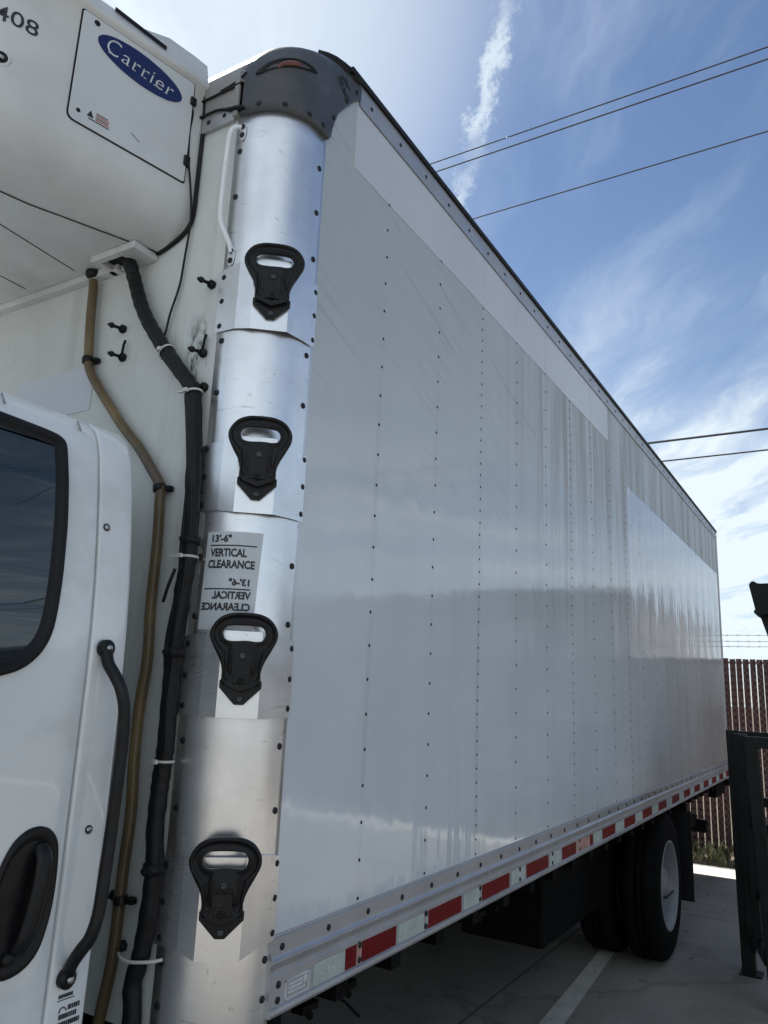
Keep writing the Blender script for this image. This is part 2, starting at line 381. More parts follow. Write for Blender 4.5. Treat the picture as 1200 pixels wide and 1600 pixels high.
wq = t.vm('ADD', P, t.comb(t.math('MULTIPLY', t.noise(P, 1.3, 5), 1.0), t.math('MULTIPLY', t.noise(t.vm('ADD', P, (7., 3., 0.)), 1.3, 5), 1.0), 0)); t.set(vo.inputs['Vector'], wq)
c = t.mix(t.ss(vo.outputs['Distance'], .006, .002, 0, .35), c, (.10, .09, .08))
def joint(coord, per, off):
    f = t.math('ABSOLUTE', t.math('SUBTRACT', t.math('FRACT', t.math('ADD', t.math('DIVIDE', coord, per), off)), .5))
    return t.ss(t.math('MULTIPLY', f, per), .012, .006)
c = t.mix(t.math('MULTIPLY', t.math('MAXIMUM', joint(x, 4.6, .18), joint(y, 4.6, .33)), .7), c, (.06, .055, .05))
t.set(p.inputs['Base Color'], c); p.inputs['Roughness'].default_value = .85
b = t.n('ShaderNodeBump'); b.inputs['Distance'].default_value = .004; t.set(b.inputs['Height'], t.noise(P, 60, 6, .7)); t.set(p.inputs['Normal'], b.outputs[0])
M_line = mat('worn_white_line_paint', (.62, .60, .54), .6, vary=.15, vscale=5, dirt=.5, dirtc=(.36, .34, .31), dscale=9, dlo=.48, dhi=.66)

# ------------------------------------------------------------------ setting
def sheet(name, x0, x1, y0, y1, z, mt, kind='structure'):
    o = MB().add([(x0, y0, z), (x1, y0, z), (x1, y1, z), (x0, y1, z)], [(0, 1, 2, 3)]).build(name, mt)
    return tag(o, kind=kind)
sheet('ground', -900, 900, -900, 900, -.06, M_dirt)
pv = MB().box(-30, 8.42, -30, 30, -.05, 0).build('pavement', M_conc, bevel=.01); tag(pv, kind='structure')
lit_strip = MB().box(7.86, 8.40, -30, 30, .0, .004).build('sunlit_strip', mat('sunlit_concrete', (.70, .67, .60), .85, vary=.12, vscale=5)); tag(lit_strip, kind='structure')  # pale sheet, sunlight painted into the colour of the lit ground strip
ln = MB().add([(.4, .205, .004), (.4, .10, .004), (5.9, .50, .004), (5.9, .60, .004)], [(0, 1, 2, 3)]).build('parking_line', M_line); tag(ln, kind='structure')
ln.data.vertices[0].co = (1.0, .305, .004); ln.data.vertices[1].co = (1.0, .155, .004)
ln.data.vertices[2].co = (5.9, .48, .004); ln.data.vertices[3].co = (5.9, .57, .004)

# ------------------------------------------------------------------ TRUCK
LEN, WID, ZB, ZT = 7.99, 2.50, 1.026, 3.78
truck = empty('box_truck', (3.2, 1.25, 0), 'white refrigerated box truck with dirty side wall and bare aluminium corner', 'truck')
T = truck
XF = -.19                      # plane of the front wall

# side wall with its rivets
ws = MB().box(0.0, LEN - .05, 0.0, .03, 1.17, 3.70)
def rivet(mb, c, n, r, mi=1, seg=7, h=.45):
    n = Vector(n).normalized(); c = Vector(c)
    mb.lathe([(r, 0), (r * .92, r * h * .6), (r * .45, r * h), (.0001, r * h * 1.02)], c, n, seg, mi)
for k in range(19):
    x = .382 + .406 * k
    if x > LEN - .1: break
    dense = k % 3 == 2
    z = 1.215
    while z < 3.46:
        rivet(ws, (x + random.uniform(-.002, .002), 0.0, z), (0, -1, 0), .0052 if not dense else .0048)
        z += .0505 if dense else .1015
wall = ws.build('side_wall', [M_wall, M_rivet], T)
band = MB().box(.155, 3.225, -.0015, .001, 3.447, 3.682).build('white_film_band', M_band, wall)
pt = MB()
pt.box(3.70, 7.90, -.0012, .001, 2.215, 3.26)
pt.build('glossy_cleaned_patch', M_patch, wall)
# top rail: light extrusion, rivets, dark overhanging edge
tr = MB().box(.165, LEN, -.004, .03, 3.684, 3.765, 0)
tr.box(.165, LEN, -.0065, -.0035, 3.684, 3.694, 0)
for k in range(40):
    rivet(tr, (.236 + k * .1995, -.004, 3.725), (0, -1, 0), .0075, 1, 8)
toprail = tr.build('top_rail', [M_rail, M_rivet], T)
MB().box(.10, LEN + .004, -.014, .10, 3.765, 3.788).build('roof_edge_trim', M_blk, toprail, bevel=.004)
# roof skin
rf = MB(); rows = []
for i in range(13):
    yy = .1 + (WID - .2) * i / 12; zc = 3.787 + .02 * math.sin(math.pi * i / 12)
    rows.append([(.03, yy, zc - .002), (LEN, yy, zc)])
rf.grid(rows); rf.build('roof_skin', M_galv, T)
# far wall and rear
MB().box(-.05, LEN, WID - .03, WID, 1.03, 3.78).build('far_side_wall', M_wall, T)
rd = MB().box(LEN - .03, LEN, .06, WID - .06, 1.08, 3.70)
for k in range(6): rd.box(LEN, LEN + .012, .14, WID - .14, 1.12 + k * .43, 1.50 + k * .43)
rd.build('rear_door', M_wall, T, bevel=.004)
rp = MB().box(LEN - .06, LEN + .012, -.006, .07, 1.0, 3.775).box(LEN - .06, LEN + .012, WID - .07, WID + .006, 1.0, 3.775).box(LEN - .05, LEN + .012, .07, WID - .07, 3.70, 3.775)
rp.build('rear_frame', M_rail, T, bevel=.003)

# bottom rail: stepped extrusion swept along x
prof = [(.03, 1.203), (-.003, 1.203), (-.0035, 1.198), (-.009, 1.196), (-.009, 1.158), (-.0125, 1.154), (-.0185, 1.150), (-.0185, 1.145), (-.010, 1.139),
        (-.007, 1.125), (-.007, 1.117), (-.010, 1.114), (-.0105, 1.046), (-.0165, 1.043), (-.0185, 1.034), (-.016, 1.027), (.03, 1.026)]
br = MB().grid([[(x, y, z) for (y, z) in prof] for x in [-.012 + i * (LEN + .012) / 24 for i in range(25)]], 0, False)
br.add([(-.012, y, z) for y, z in prof], [tuple(range(len(prof)))])
brail = br.build('bottom_rail', M_rail, T)
rail_spots = [(.029 + k * .199, -.009, 1.174) for k in range(40)] + [(.022, -.0105, zq) for zq in (1.092, 1.058)] + [(xq, -.012, zq) for xq in (.385, .787, 1.215, 1.62, 2.03, 2.45) for zq in (1.096, 1.058)]
# conspicuity tape, alternating along the rail
def tape(x0, x1, mt, name, z0=1.048, z1=1.101):
    MB().box(x0, x1, -.0122, -.0106, z0, z1).build(name, mt, brail)
seq = [(.165, .312, 'w'), (.315, .368, 'r'), (.372, .396, 'f'), (.400, .592, 'r'), (.606, .770, 'w'), (.790, .800, 'w'), (.803, 1.055, 'r'), (1.075, 1.215, 'w'), (1.238, 1.505, 'r'), (1.53, 1.68, 'w'),
       (1.70, 1.975, 'r'), (2.0, 2.15, 'w'), (2.175, 2.385, 'r'), (2.405, 2.61, 'f'), (2.63, 2.68, 'r'), (2.70, 2.85, 'w')]
x = 2.87; i = 0
while x < LEN - .2:
    d = .27 if i % 2 == 0 else .19
    seq.append((x, x + d - .01, 'r' if i % 2 == 0 else 'w')); x += d + .01; i += 1
for a, b_, k in seq:
    tape(a, b_, {'r': M_red, 'w': M_wht, 'f': M_fad}[k], {'r': 'red_tape', 'w': 'white_tape', 'f': 'faded_tape'}[k])
# pale marks on the white tape, drawn as lettering
def F_rail(u, v): return Vector((u, -.0130, v))
for u_, w_ in ((.178, .11), (.64, .09)):
    tp = MB(); put_text(tp, 'DOT-C2', .02, F_rail, u_, 1.067, width=w_, height=.015); tp.build('tape_lettering', M_silver, brail)
pl = MB()
for a, b_, c_, d_ in ((.050, .150, 1.050, 1.0525), (.050, .150, 1.0905, 1.093), (.050, .0525, 1.050, 1.093), (.1475, .150, 1.050, 1.093)): pl.box(a, b_, -.0122, -.010, c_, d_)
for zq in (1.079, 1.070, 1.061): pl.box(.064, .118 if zq > 1.065 else .132, -.0118, -.010, zq, zq + .004)
pl.box(.124, .139, -.0120, -.010, 1.072, 1.086)
pl.build('maker_plate', M_silver, brail)

# corner post ---------------------------------------------------------------
RC = .145
def post(s, off=0.):
    """arc-length along the post section: 0 at the side seam, growing to the front"""
    if s < .048: return Vector((-s, -off, 0)), Vector((0, -1, 0))
    s2 = s - .048; L = RC * math.pi / 2
    if s2 < L:
        a = s2 / RC; n = Vector((-math.sin(a), -math.cos(a), 0))
        return Vector((-.048, RC, 0)) + n * (RC + off), n
    return Vector((-.193 - off, RC + (s2 - L), 0)), Vector((-1, 0, 0))
SE = .048 + RC * math.pi / 2 + .043
def F_post(s, z, off=.0012):
    p_, n_ = post(s, off); return Vector((p_.x, p_.y, z))
cp = MB(); ss_ = [0, .016, .032] + [.048 + RC * math.pi / 2 * i / 20 for i in range(21)] + [SE - .03, SE]
cp.grid([[F_post(s, z, .0) for s in ss_] for z in [.90 + 2.58 * i / 30 for i in range(31)]])
cp.grid([[F_post(s, .90, o_) for s in ss_] for o_ in (0, -.01)], 0, False)
cp.grid([[F_post(s, z, -.003) for s in (0, .0001)] for z in (.9, 3.48)])
cpost = cp.build('corner_post', M_alu, T)
cpost.modifiers.new('thickness', 'SOLIDIFY').thickness = .003; cpost.modifiers[-1].offset = -1
# rivets of the post: one mesh, copied
rm_ = MB(); rivet(rm_, (0, 0, 0), (0, 0, 1), .0088, 0, 10)
rv0 = rm_.build('rivet', M_rivet, cpost); first = [True]
RIV = []
def put_rivet(loc, n, parent):
    rot = Vector(n).to_track_quat('Z', 'Y').to_euler()
    if first[0]:
        first[0] = False; rv0.location = loc; rv0.rotation_euler = rot; attach(rv0, parent)
    else: copy_to(rv0, loc, parent, rot)
plateL = (2.913, 2.839, 2.763, 2.404, 2.327, 2.25, 1.889, 1.811, 1.737, 1.368, 1.289, 1.211)
for z in (3.324, 3.172, 3.02, 2.719, 2.566, 2.112, 1.959, 1.654, 1.497, 1.159, 1.069): 
    if z != 3.02: put_rivet((-.1935, .168, z), (-1, 0, 0), cpost)
for z in (3.32, 3.169, 3.015, 2.711, 2.56, 2.106, 1.951, 1.645, 1.492, 1.156, 1.071): put_rivet((-.025, -.0003, z), (0, -1, 0), cpost)

for c_ in rail_spots: put_rivet(c_, (0, -1, 0), brail)
# latch plates and black grip latches
FC = Vector((-.1574, .0346, 0)); U = Vector((.633, -.774, 0)).normalized(); N = Vector((-.774, -.633, 0)).normalized()
def F_face(u, z, off): return FC + U * u + N * off + Vector((0, 0, z))
FR = [(-.0015, -.0045), (-.060, -.0048), (FC.x + U.x * .050, FC.y + U.y * .050), (FC.x - U.x * .050, FC.y - U.y * .050), (-.1965, .120), (-.1965, .193)]
def offs(pts, d):
    out = []
    for i, p_ in enumerate(pts):
        a = Vector(pts[max(i - 1, 0)]); b_ = Vector(pts[min(i + 1, len(pts) - 1)]); t_ = (b_ - a).normalized(); n_ = Vector((t_.y, -t_.x))
        out.append((p_[0] - n_.x * d, p_[1] - n_.y * d))
    return out
def plate(z0, z1, drop):
    mb = MB(); inner = offs(FR, .0022)
    lowz = [z0 + .002, z0, z0 - drop, z0 - drop, z0 + .002, z0 + .004]; hiz = [z1 - .01, z1, z1 + .004, z1 + .004, z1 - .002, z1 - .012]
    o1 = [(a[0], a[1], l) for a, l in zip(FR, lowz)]; o2 = [(a[0], a[1], l) for a, l in zip(FR, hiz)]
    i1 = [(a[0], a[1], l) for a, l in zip(inner, lowz)]; i2 = [(a[0], a[1], l) for a, l in zip(inner, hiz)]
    mb.grid([i1, o1, o2, i2, i1], 0, False)
    for k in (0, -1): mb.add([i1[k], o1[k], o2[k], i2[k]], [(0, 1, 2, 3)])
    return mb.build('corner_plate', M_alu2, T, bevel=.0012)
def resample(loop, n):
    pts = smooth_path(loop + [loop[0]], 8)[:-1]; P2 = pts + [pts[0]]
    d = [0]
    for a, b_ in zip(P2, P2[1:]): d.append(d[-1] + (b_ - a).length)
    out = []
    for k in range(n):
        s = d[-1] * k / n; i = max(j for j in range(len(d)) if d[j] <= s + 1e-12); i = min(i, len(P2) - 2)
        f = (s - d[i]) / max(d[i + 1] - d[i], 1e-9); out.append(P2[i].lerp(P2[i + 1], f))
    return out
outer = [(0.004, .222), (-.030, .2195), (-.058, .207), (-.076, .182), (-.078, .160), (-.066, .133), (-.050, .105), (-.043, .078), (-.0425, .050), (-.030, .045), (.004, .043), (.040, .045), (.051, .050), (.051, .078), (.058, .102), (.074, .133), (.086, .160), (.084, .184), (.066, .208), (.038, .220)]
hole = [(.004, .191), (-.024, .190), (-.040, .186), (-.0475, .173), (-.042, .157), (-.028, .152), (-.01, .1525), (.004, .1535), (.018, .1535), (.036, .152), (.050, .156), (.0555, .172), (.048, .186), (.032, .190)]
def angsort(loop, c, n):
    P_ = [Vector((a, b_, 0)) for a, b_ in loop]; dense = smooth_path(P_ + [P_[0]], 14)
    out = []
    for k in range(n):
        a = math.pi / 2 + 2 * math.pi * k / n; d_ = Vector((math.cos(a), math.sin(a), 0)); best = None
        for p0, p1 in zip(dense, dense[1:]):
            e = p1 - p0; den = d_.x * (-e.y) + e.x * d_.y
            if abs(den) < 1e-12: continue
            rx, ry = p0.x - c[0], p0.y - c[1]
            tt = (rx * (-e.y) + e.x * ry) / den; uu = (d_.x * ry - d_.y * rx) / den
            if tt > 0 and -1e-6 <= uu <= 1 + 1e-6 and (best is None or tt > best): best = tt
        out.append(Vector((c[0], c[1], 0)) + d_ * best)
    return out
NH = 96; OL = angsort(outer, (.004, .172), NH); HL = angsort(hole, (.004, .172), NH)
def latch(z0, tilt=0):
    mb = MB(); rows = []
    for tpar, h in ((0, .010), (0, .019), (.05, .0245), (.16, .0262), (.28, .0245), (.34, .0195), (.42, .0180), (.60, .0180), (.72, .0195), (.86, .0225), (.97, .0215), (1, .018), (1, .010), (0, .010)):
        row = []
        for a, b_ in zip(OL, HL):
            q_ = a.lerp(b_, tpar)
            dd = (a - b_).length
            if dd > .06 and 0 < tpar < 1: # long spokes down to the foot: keep rim width absolute
                q_ = a + (b_ - a).normalized() * min(tpar * .045, dd)
                if tpar > .9: q_ = a.lerp(b_, tpar)
            row.append(F_face(q_.x, z0 + q_.y, h + tilt * max(0, q_.y - .05)))
        rows.append(row)
    mb.grid(rows, 0, True, True)
    h_ = mb.build('latch_handle', M_blkp, T)
    bp = MB()
    base = [(-.047, .058), (-.047, .040), (-.024, .016), (-.008, .0), (.014, .0), (.030, .016), (.055, .040), (.055, .058)]
    bp.poly([F_face(a, z0 + b_, .0005) for a, b_ in base], N * .0125)
    tongue = [(-.022, .120), (-.010, .131), (.004, .134), (.018, .131), (.028, .120), (.026, .075), (.034, .058), (.044, .046), (.004, .030), (-.036, .046), (-.026, .058), (-.020, .075)]
    bp.poly([F_face(a, z0 + b_, .012) for a, b_ in tongue], N * .0150)
    bp.poly([F_face(a, z0 + b_, .026) for a, b_ in [(-.016, .070), (-.016, .050), (.024, .050), (.024, .070)]], N * .0045)
    bp.build('base_plate', M_blkp, h_, bevel=.002)
    for zz_, rr_ in ((.116, .0072), (.057, .0085), (.014, .0068)):
        bo = MB(); c_ = F_face(.004, z0 + zz_, .0125 if zz_ < .02 else (.0305 if zz_ < .1 else .027))
        bo.lathe([(rr_, 0), (rr_, .003), (rr_ * .7, .0045), (rr_ * .45, .0045), (rr_ * .4, .0015), (.0001, .0015)], c_, N, 16)
        bo.build('bolt', M_dull if zz_ != .057 else M_blk, h_)
    return h_
for i, (z0, z1, ht, drop) in enumerate(((2.742, 2.948, 2.768, .004), (2.229, 2.427, 2.259, .004), (1.713, 1.920, 1.745, .0), (1.192, 1.395, 1.227, .014))):
    p_ = plate(z0, z1, drop)
    for z in plateL[i * 3:i * 3 + 3]:
        put_rivet((-.197, .177, z), (-1, 0, 0), p_); put_rivet((-.010, -.0047, z + (.001, .003, .002)[0]), (0, -1, 0), p_)
    latch(ht, (.0, .04, .05, .10)[i])

# clearance sticker wrapped on the post, second block mirrored
def sq(s0, s1, z0, z1, off, n=14):
    mb = MB(); mb.grid([[F_post(s0 + (s1 - s0) * j / n, z, off) for j in range(n + 1)] for z in (z0, z1)]); return mb
S0, S1 = .135, .275
stk = MB(); stk.grid([[F_post(a + (b_ - a) * j / 16, z, .0008) for j in range(17)] for a, b_, z in ((.138, .285, 1.925), (.134, .282, 2.05), (.128, .279, 2.176))]); stk = stk.build('clearance_sticker', M_stk, T)
tx = MB()
def FS(u, v): return F_post(S1 - u, v, .0016)     # u grows to the right in the photo
def line(u0, u1, v): 
    tx.grid([[FS(u0 + (u1 - u0) * j / 10, v + dv) for j in range(11)] for dv in (0, .0032)])
def text_sub(body, u0, v0, width, h, mirror):
    put_text(tx, body, h * 1.35, FS, u0, v0, width=width, height=h, mirror=mirror, bold=.0011)
text_sub('13\'-6"', .012, 2.148, .054, .020, False); line(.008, .132, 2.138); text_sub('VERTICAL', .010, 2.110, .098, .022, False); text_sub('CLEARANCE', .006, 2.080, .124, .022, False)
tx.build('lettering', M_ink, stk); tx = MB()
text_sub('13\'-6"', .068, 2.036, .052, .019, True); line(.0, .124, 2.026); text_sub('VERTICAL', .026, 2.002, .100, .020, True); text_sub('CLEARANCE', -.004, 1.973, .130, .020, True)
tx.build('lettering', M_ink, stk)

# corner cap ------------------------------------------------------------------
def capz0(s):
    if s < 0: return interp([(-.165, 3.703), (-.145, 3.690), (-.11, 3.652), (-.067, 3.595), (-.042, 3.560), (-.022, 3.505), (-.011, 3.452), (0, 3.437)][::1], s)
    return interp([(0, 3.437), (.05, 3.437), (.27, 3.440), (SE + .03, 3.462), (SE + .2, 3.47)], s)
def cpp(s, off):
    if s < 0: return Vector((-s, -off, 0))
    if s > SE: return Vector((-.193 - off, post(SE)[0].y + (s - SE), 0))
    return post(s, off)[0]
def nose(z):       # roof-front rounding
    k = max(0, min(1, (z - 3.575) / .215)); return .26 * (1 - math.sqrt(max(0, 1 - k * k)))
def cap_pt(s, z, off):
    p_ = cpp(s, off); f = max(0, min(1, (s + .165) / .25))
    f = f * f * (3 - 2 * f)
    return Vector((p_.x + nose(z) * f, p_.y + max(0, (z - 3.70)) * .25 * f, z))
def cap_strip(s0, s1, off, mt, name, par, n=60, ztop=3.787):
    mb = MB(); rows = []
    for i in range(19):
        rows.append([cap_pt(s0 + (s1 - s0) * j / n, capz0(s0 + (s1 - s0) * j / n) + (ztop - capz0(s0 + (s1 - s0) * j / n)) * (i / 18) ** .85, off) for j in range(n + 1)])
    rows.insert(0, [cap_pt(s0 + (s1 - s0) * j / n, capz0(s0 + (s1 - s0) * j / n), -.002) for j in range(n + 1)])
    # close over the top
    rows.append([Vector((max(v.x, .19), max(v.y, .20), 3.792)) for v in rows[-1]])
    mb.grid(rows); return mb.build(name, mt, par)
cap = cap_strip(-.165, SE + .004, .007, M_cap, 'corner_cap', T)
for s, z in ((-.135, 3.715), (-.080, 3.640), (-.02, 3.53), (.03, 3.467), (.09, 3.462), (.165, 3.462), (.24, 3.464)):
    p_ = cap_pt(s, z, .007); n_ = post(max(s, 0))[1]; put_rivet(p_, n_, cap)
# lamp: eye-shaped recess with a red lens
def Fcap(s, z, off): return cap_pt(s, z, .007 + off)
eye = MB(); rows = []
ES, EZ, EW, EH = .168, 3.588, .090, .023
for rr_, oo in ((1.0, -.001), (1.0, .004), (.86, .004), (.78, .001)):
    row = []
    for k in range(40):
        a = 2 * math.pi * k / 40; cx_ = math.cos(a); sx_ = math.sin(a)
        row.append(Fcap(ES - cx_ * EW * rr_, EZ + .012 * (1 - cx_ * cx_) + .005 + .024 * cx_ + (abs(sx_) ** 1.4) * (1 if sx_ > 0 else -1) * EH * rr_ * (1 if sx_ > 0 else .55), oo))
    rows.append(row)
eye.grid(rows, 0, True, True)
eye.add([Fcap(ES, EZ + .018, .001)] + rows[-1], [(0, 1 + k, 1 + (k + 1) % 40) for k in range(40)])
ey = eye.build('marker_lamp', M_blk, cap)
tag(ey, 'red marker lamp in an eye-shaped black recess')
ln_ = MB(); rows = []
for i in range(7):
    v = -1 + 2 * i / 6; row = []
    for j in range(17):
        u = -1 + 2 * j / 16
        row.append(Fcap(ES - .008 - u * .034, EZ + .020 + .012 * u + v * .0100 * (1 - .15 * u * u) - .006 * u * u, .002 + .009 * (1 - v * v) * (1 - u ** 4)))
    rows.append(row)
ln_.grid(rows)
lens = ln_.build('lamp_lens', M_lens, cap)
# moulded strokes on the cap's flank
gl = MB()
def gst(a, b_, w_=.004):
    a = Vector((a[0], 0, a[1])); b_ = Vector((b_[0], 0, b_[1])); d_ = (b_ - a).normalized(); n_ = Vector((-d_.z, 0, d_.x)) * w_ / 2
    gl.poly([Vector((q_.x, -.0072, q_.z)) for q_ in (a - n_, b_ - n_, b_ + n_, a + n_)], (0, -.0018, 0))
for a, b_ in (((.030, 3.690), (.085, 3.640)), ((.040, 3.700), (.062, 3.680)), ((.052, 3.712), (.080, 3.690)), ((.080, 3.690), (.064, 3.668)), ((.070, 3.716), (.100, 3.690)), ((.064, 3.668), (.100, 3.655))): gst(a, b_)
gl.build('moulded_emblem', mat('dark_emblem', (.02, .02, .024), .5), cap)
# black seal strip over the cap's shoulder
pts = [cap_pt(s, 3.787, .002) for s in (.12, .09, .06, .03, 0, -.04, -.09, -.14)]
gk = MB(); rows = []
for s_, lift, wd in ((.16, -.002, .004), (.13, .0, .010), (.10, .002, .016), (.06, .004, .022), (.03, .005, .026), (0, .005, .028), (-.04, .004, .028), (-.09, .001, .027), (-.13, -.002, .026), (-.150, -.004, .024)):
    c0_ = cap_pt(s_, 3.770, .007); n_ = post(max(s_, 0))[1]
    rows.append([c0_ + n_ * .001 + Vector((0, 0, -wd * .7)), c0_ + n_ * .009 + Vector((0, 0, -wd * .6)), c0_ + n_ * .010 + Vector((0, 0, .012 + lift)), c0_ + n_ * .003 + Vector((0, 0, .022 + lift)), c0_ - n_ * .03 + Vector((0, 0, .024 + lift))])
gk.grid(rows, 0, True); gk.add(rows[-1], [(0, 1, 2, 3, 4)]); gk.build('seal_strip', M_blk, cap)

# front top rail and nose radius across the width
fr = MB(); ys = [.172 + .03 * i for i in range(3)] + [.28 + i * .2 for i in range(11)] + [2.46]
def nosez(k): return 3.565 + (3.787 - 3.565) * k
rows = [[Vector((-.2, y_, 3.46)) for y_ in ys]]
for i in range(13): rows.append([Vector((-.2 + nose(nosez((i / 12))), y_, nosez(i / 12))) for y_ in ys])
fr.grid(rows); fr.box(-.2075, -.19, .181, .199, 3.447, 3.590); nr = fr.build('roof_nose', M_capl, T)
fb = MB().box(-.203, -.19, .196, 2.46, 3.438, 3.490)
for y_ in (.236, .30): rivet(fb, (-.203, y_, 3.468), (-1, 0, 0), .008, 1)
frl = fb.build('front_rail', [M_rail, M_rivet], T, bevel=.001)
sl_ = MB().tube(smooth_path([(-.204, .175, 3.462), (-.206, .215, 3.478), (-.208, .26, 3.492), (-.207, .33, 3.496), (-.206, .8, 3.50), (-.206, 2.4, 3.5)], 4), .0040, 8)
sl_.tube(smooth_path([(-.207, .155, 3.462), (-.209, .185, 3.470), (-.208, .205, 3.474), (-.206, .225, 3.482)], 5), [.002] + [.0065] * 14 + [.003], 8)
sl_.tube(smooth_path([(-.200, .165, 3.595), (-.203, .20, 3.572), (-.205, .26, 3.562), (-.205, .335, 3.555), (-.205, 2.4, 3.555)], 4), .0035, 8)
sl_.build('sealant_bead', M_blk, nr)
# front wall
fw = MB().box(XF, XF + .03, .19, WID - .02, 1.0, 3.45)
front = fw.build('front_wall', M_cream, T)
MB().box(XF - .002, XF, .70, 1.09, 2.60, 2.752).build('white_decal', M_band, front)
# grab bar beside the post
gb = MB()
gpath = [(-.197, .165, 3.402), (-.212, .176, 3.396), (-.223, .183, 3.375), (-.225, .187, 3.33), (-.225, .190, 3.20), (-.225, .190, 3.115), (-.222, .186, 3.075), (-.210, .172, 3.035), (-.200, .163, 3.005), (-.198, .160, 2.985)]
gb.tube(smooth_path(gpath, 5), .0075, 10)
gbar = gb.build('grab_bar', M_bar, T)
gp = MB()
for zc in (3.385, 2.975):
    gp.poly([(-.1945, .160 + .013 * math.cos(a * math.pi / 6), zc + .030 * math.sin(a * math.pi / 6)) for a in range(12)], (-.004, 0, 0))
gp.build('mounting_foot', M_alu2, gbar, bevel=.0008)
for z in (3.402, 3.374, 2.992, 2.962): put_rivet((-.1988, .160, z), (-1, 0, 0), gbar)

# front studs
def stud(y, z, tilt=0, L=.055, hook=False):
    mb = MB(); d_ = Vector((-1, tilt, -.08)).normalized(); o_ = Vector((XF, y, z))
    mb.tube([o_, o_ + d_ * L], .0052, 8); mb.lathe([(.0135, 0), (.0135, .012), (.008, .016)], o_, d_, 6)
    mb.lathe([(.009, 0), (.009, .008), (.004, .009)], o_ + d_ * (L * .72), d_, 6)
    if hook: mb.tube([o_ + d_ * .01, o_ + Vector((-.015, -.01, .035)), o_ + Vector((-.012, -.012, .05))], .004, 6)
    return mb.build('stud', M_blk, front)
stud(.585, 2.845, .12); stud(.570, 2.748, .10, hook=True); stud(.225, 2.905, .10); stud(.232, 2.695, .12, hook=True); stud(.215, 2.590, .1, .04); stud(.345, 1.276, .1, .07); stud(.30, 1.17, .1, .03)

# ------------------------------------------------------------------ refrigeration unit
P1 = Vector((-.59, .416, 0)); P2 = Vector((-.24, .34, 0)); UU = (P2 - P1).normalized(); UN = Vector((UU.y, -UU.x, 0))
LP = (P2 - P1).length
side = [(-.19, .334), (-.24, .340), (-.33, .3595), (-.42, .379), (-.51, .3986), (-.59, .416), (-.67, .436), (-.745, .462), (-.81, .50), (-.865, .56), (-.905, .64), (-.93, .75), (-.945, .95), (-.95, 1.25)]
full = side + [(x_, 2.5 - y_) for x_, y_ in side[-2::-1]]
def nrm(path, i):
    a = Vector(path[max(i - 1, 0)]); b_ = Vector(path[min(i + 1, len(path) - 1)]); t_ = (b_ - a).normalized()
    return Vector((t_.y, -t_.x))    # inward (towards the unit's middle) for this travel direction
prof_u = [(.0, 3.60, 1), (-.007, 3.604, 1), (-.011, 3.612, 1), (-.010, 3.622, 1), (.0, 3.634, 1), (.006, 3.655, 1), (.014, 3.672, 1), (.040, 3.682, 1), (.12, 3.690, 1), (.26, 3.70, 1)]
prof_l = [(.26, 3.0700, 1), (.165, 3.0702, 1), (.135, 3.0705, 1), (.122, 3.0715, 1), (.095, 3.078, 1), (.068, 3.092, 1), (.045, 3.112, 1), (.026, 3.137, 1), (.012, 3.168, 1), (.003, 3.205, 1), (0, 3.238, 1)]
prof_all = prof_l + [(0, 3.30, 1), (0, 3.45, 1)] + prof_u
def upt(i, d_, z):
    x_, y_ = full[i]; n_ = nrm(full, i)
    k = 1 + .5 * min(1, max(0, (-.24 - x_) / .35)) if z < 3.22 else 1
    # rear hump of the casing
    if z > 3.64 and x_ > -.40: z += .040 * min(1, max(0, (x_ + .40) / .05)) * min(1, (z - 3.64) / .04)
    n_ = -n_ if (n_.x * (x_ + .45) + n_.y * (y_ - 1.25)) > 0 and False else n_
    return Vector((x_ - n_.x * d_ * k * -1 * -1, y_ - n_.y * d_ * k * -1 * -1, z))
def inward(i):
    x_, y_ = full[i]; n_ = nrm(full, i); c_ = Vector((-.25, 1.25)) - Vector((x_, y_))
    return n_ if n_.dot(c_) > 0 else -n_
def upt(i, d_, z):
    x_, y_ = full[i]; n_ = inward(i)
    if i == 0 or i == len(full) - 1: n_ = Vector((0, 1 if i == 0 else -1))
    k = 1 + .5 * min(1, max(0, (-.24 - x_) / .35)) if z < 3.22 else 1
    if z > 3.645 and x_ > -.42: z += .036 * min(1, max(0, (x_ + .42) / .04)) * min(1, (z - 3.645) / .03)
    return Vector((x_ + n_.x * d_ * k, y_ + n_.y * d_ * k, z))
ub = MB(); ub.grid([[upt(i, d_, z) for i in range(len(full))] for d_, z, _ in prof_all], 0, True)
ub.add([upt(i, .26, 3.0700) for i in range(len(full))], [tuple(range(len(full)))]); ub.add([upt(i, .26, 3.70) for i in range(len(full))], [tuple(range(len(full)))])
unit = ub.build('refrigeration_unit', M_unit, T)
def F_unit(u, z, off):
    if u >= 0: p_ = P1 + UU * u; n_ = UN
    else:
        rem = -u; pts_ = [Vector((a, b_, 0)) for a, b_ in side[5:]]; p_ = pts_[0]; n_ = UN
        for a, b_ in zip(pts_, pts_[1:]):
            L_ = (b_ - a).length
            t_ = (a - b_).normalized(); n_ = Vector((t_.y, -t_.x, 0))
            if rem <= L_: p_ = a + (b_ - a) * rem / L_; break
            rem -= L_; p_ = b_
    return Vector((p_.x, p_.y, z)) + n_ * off
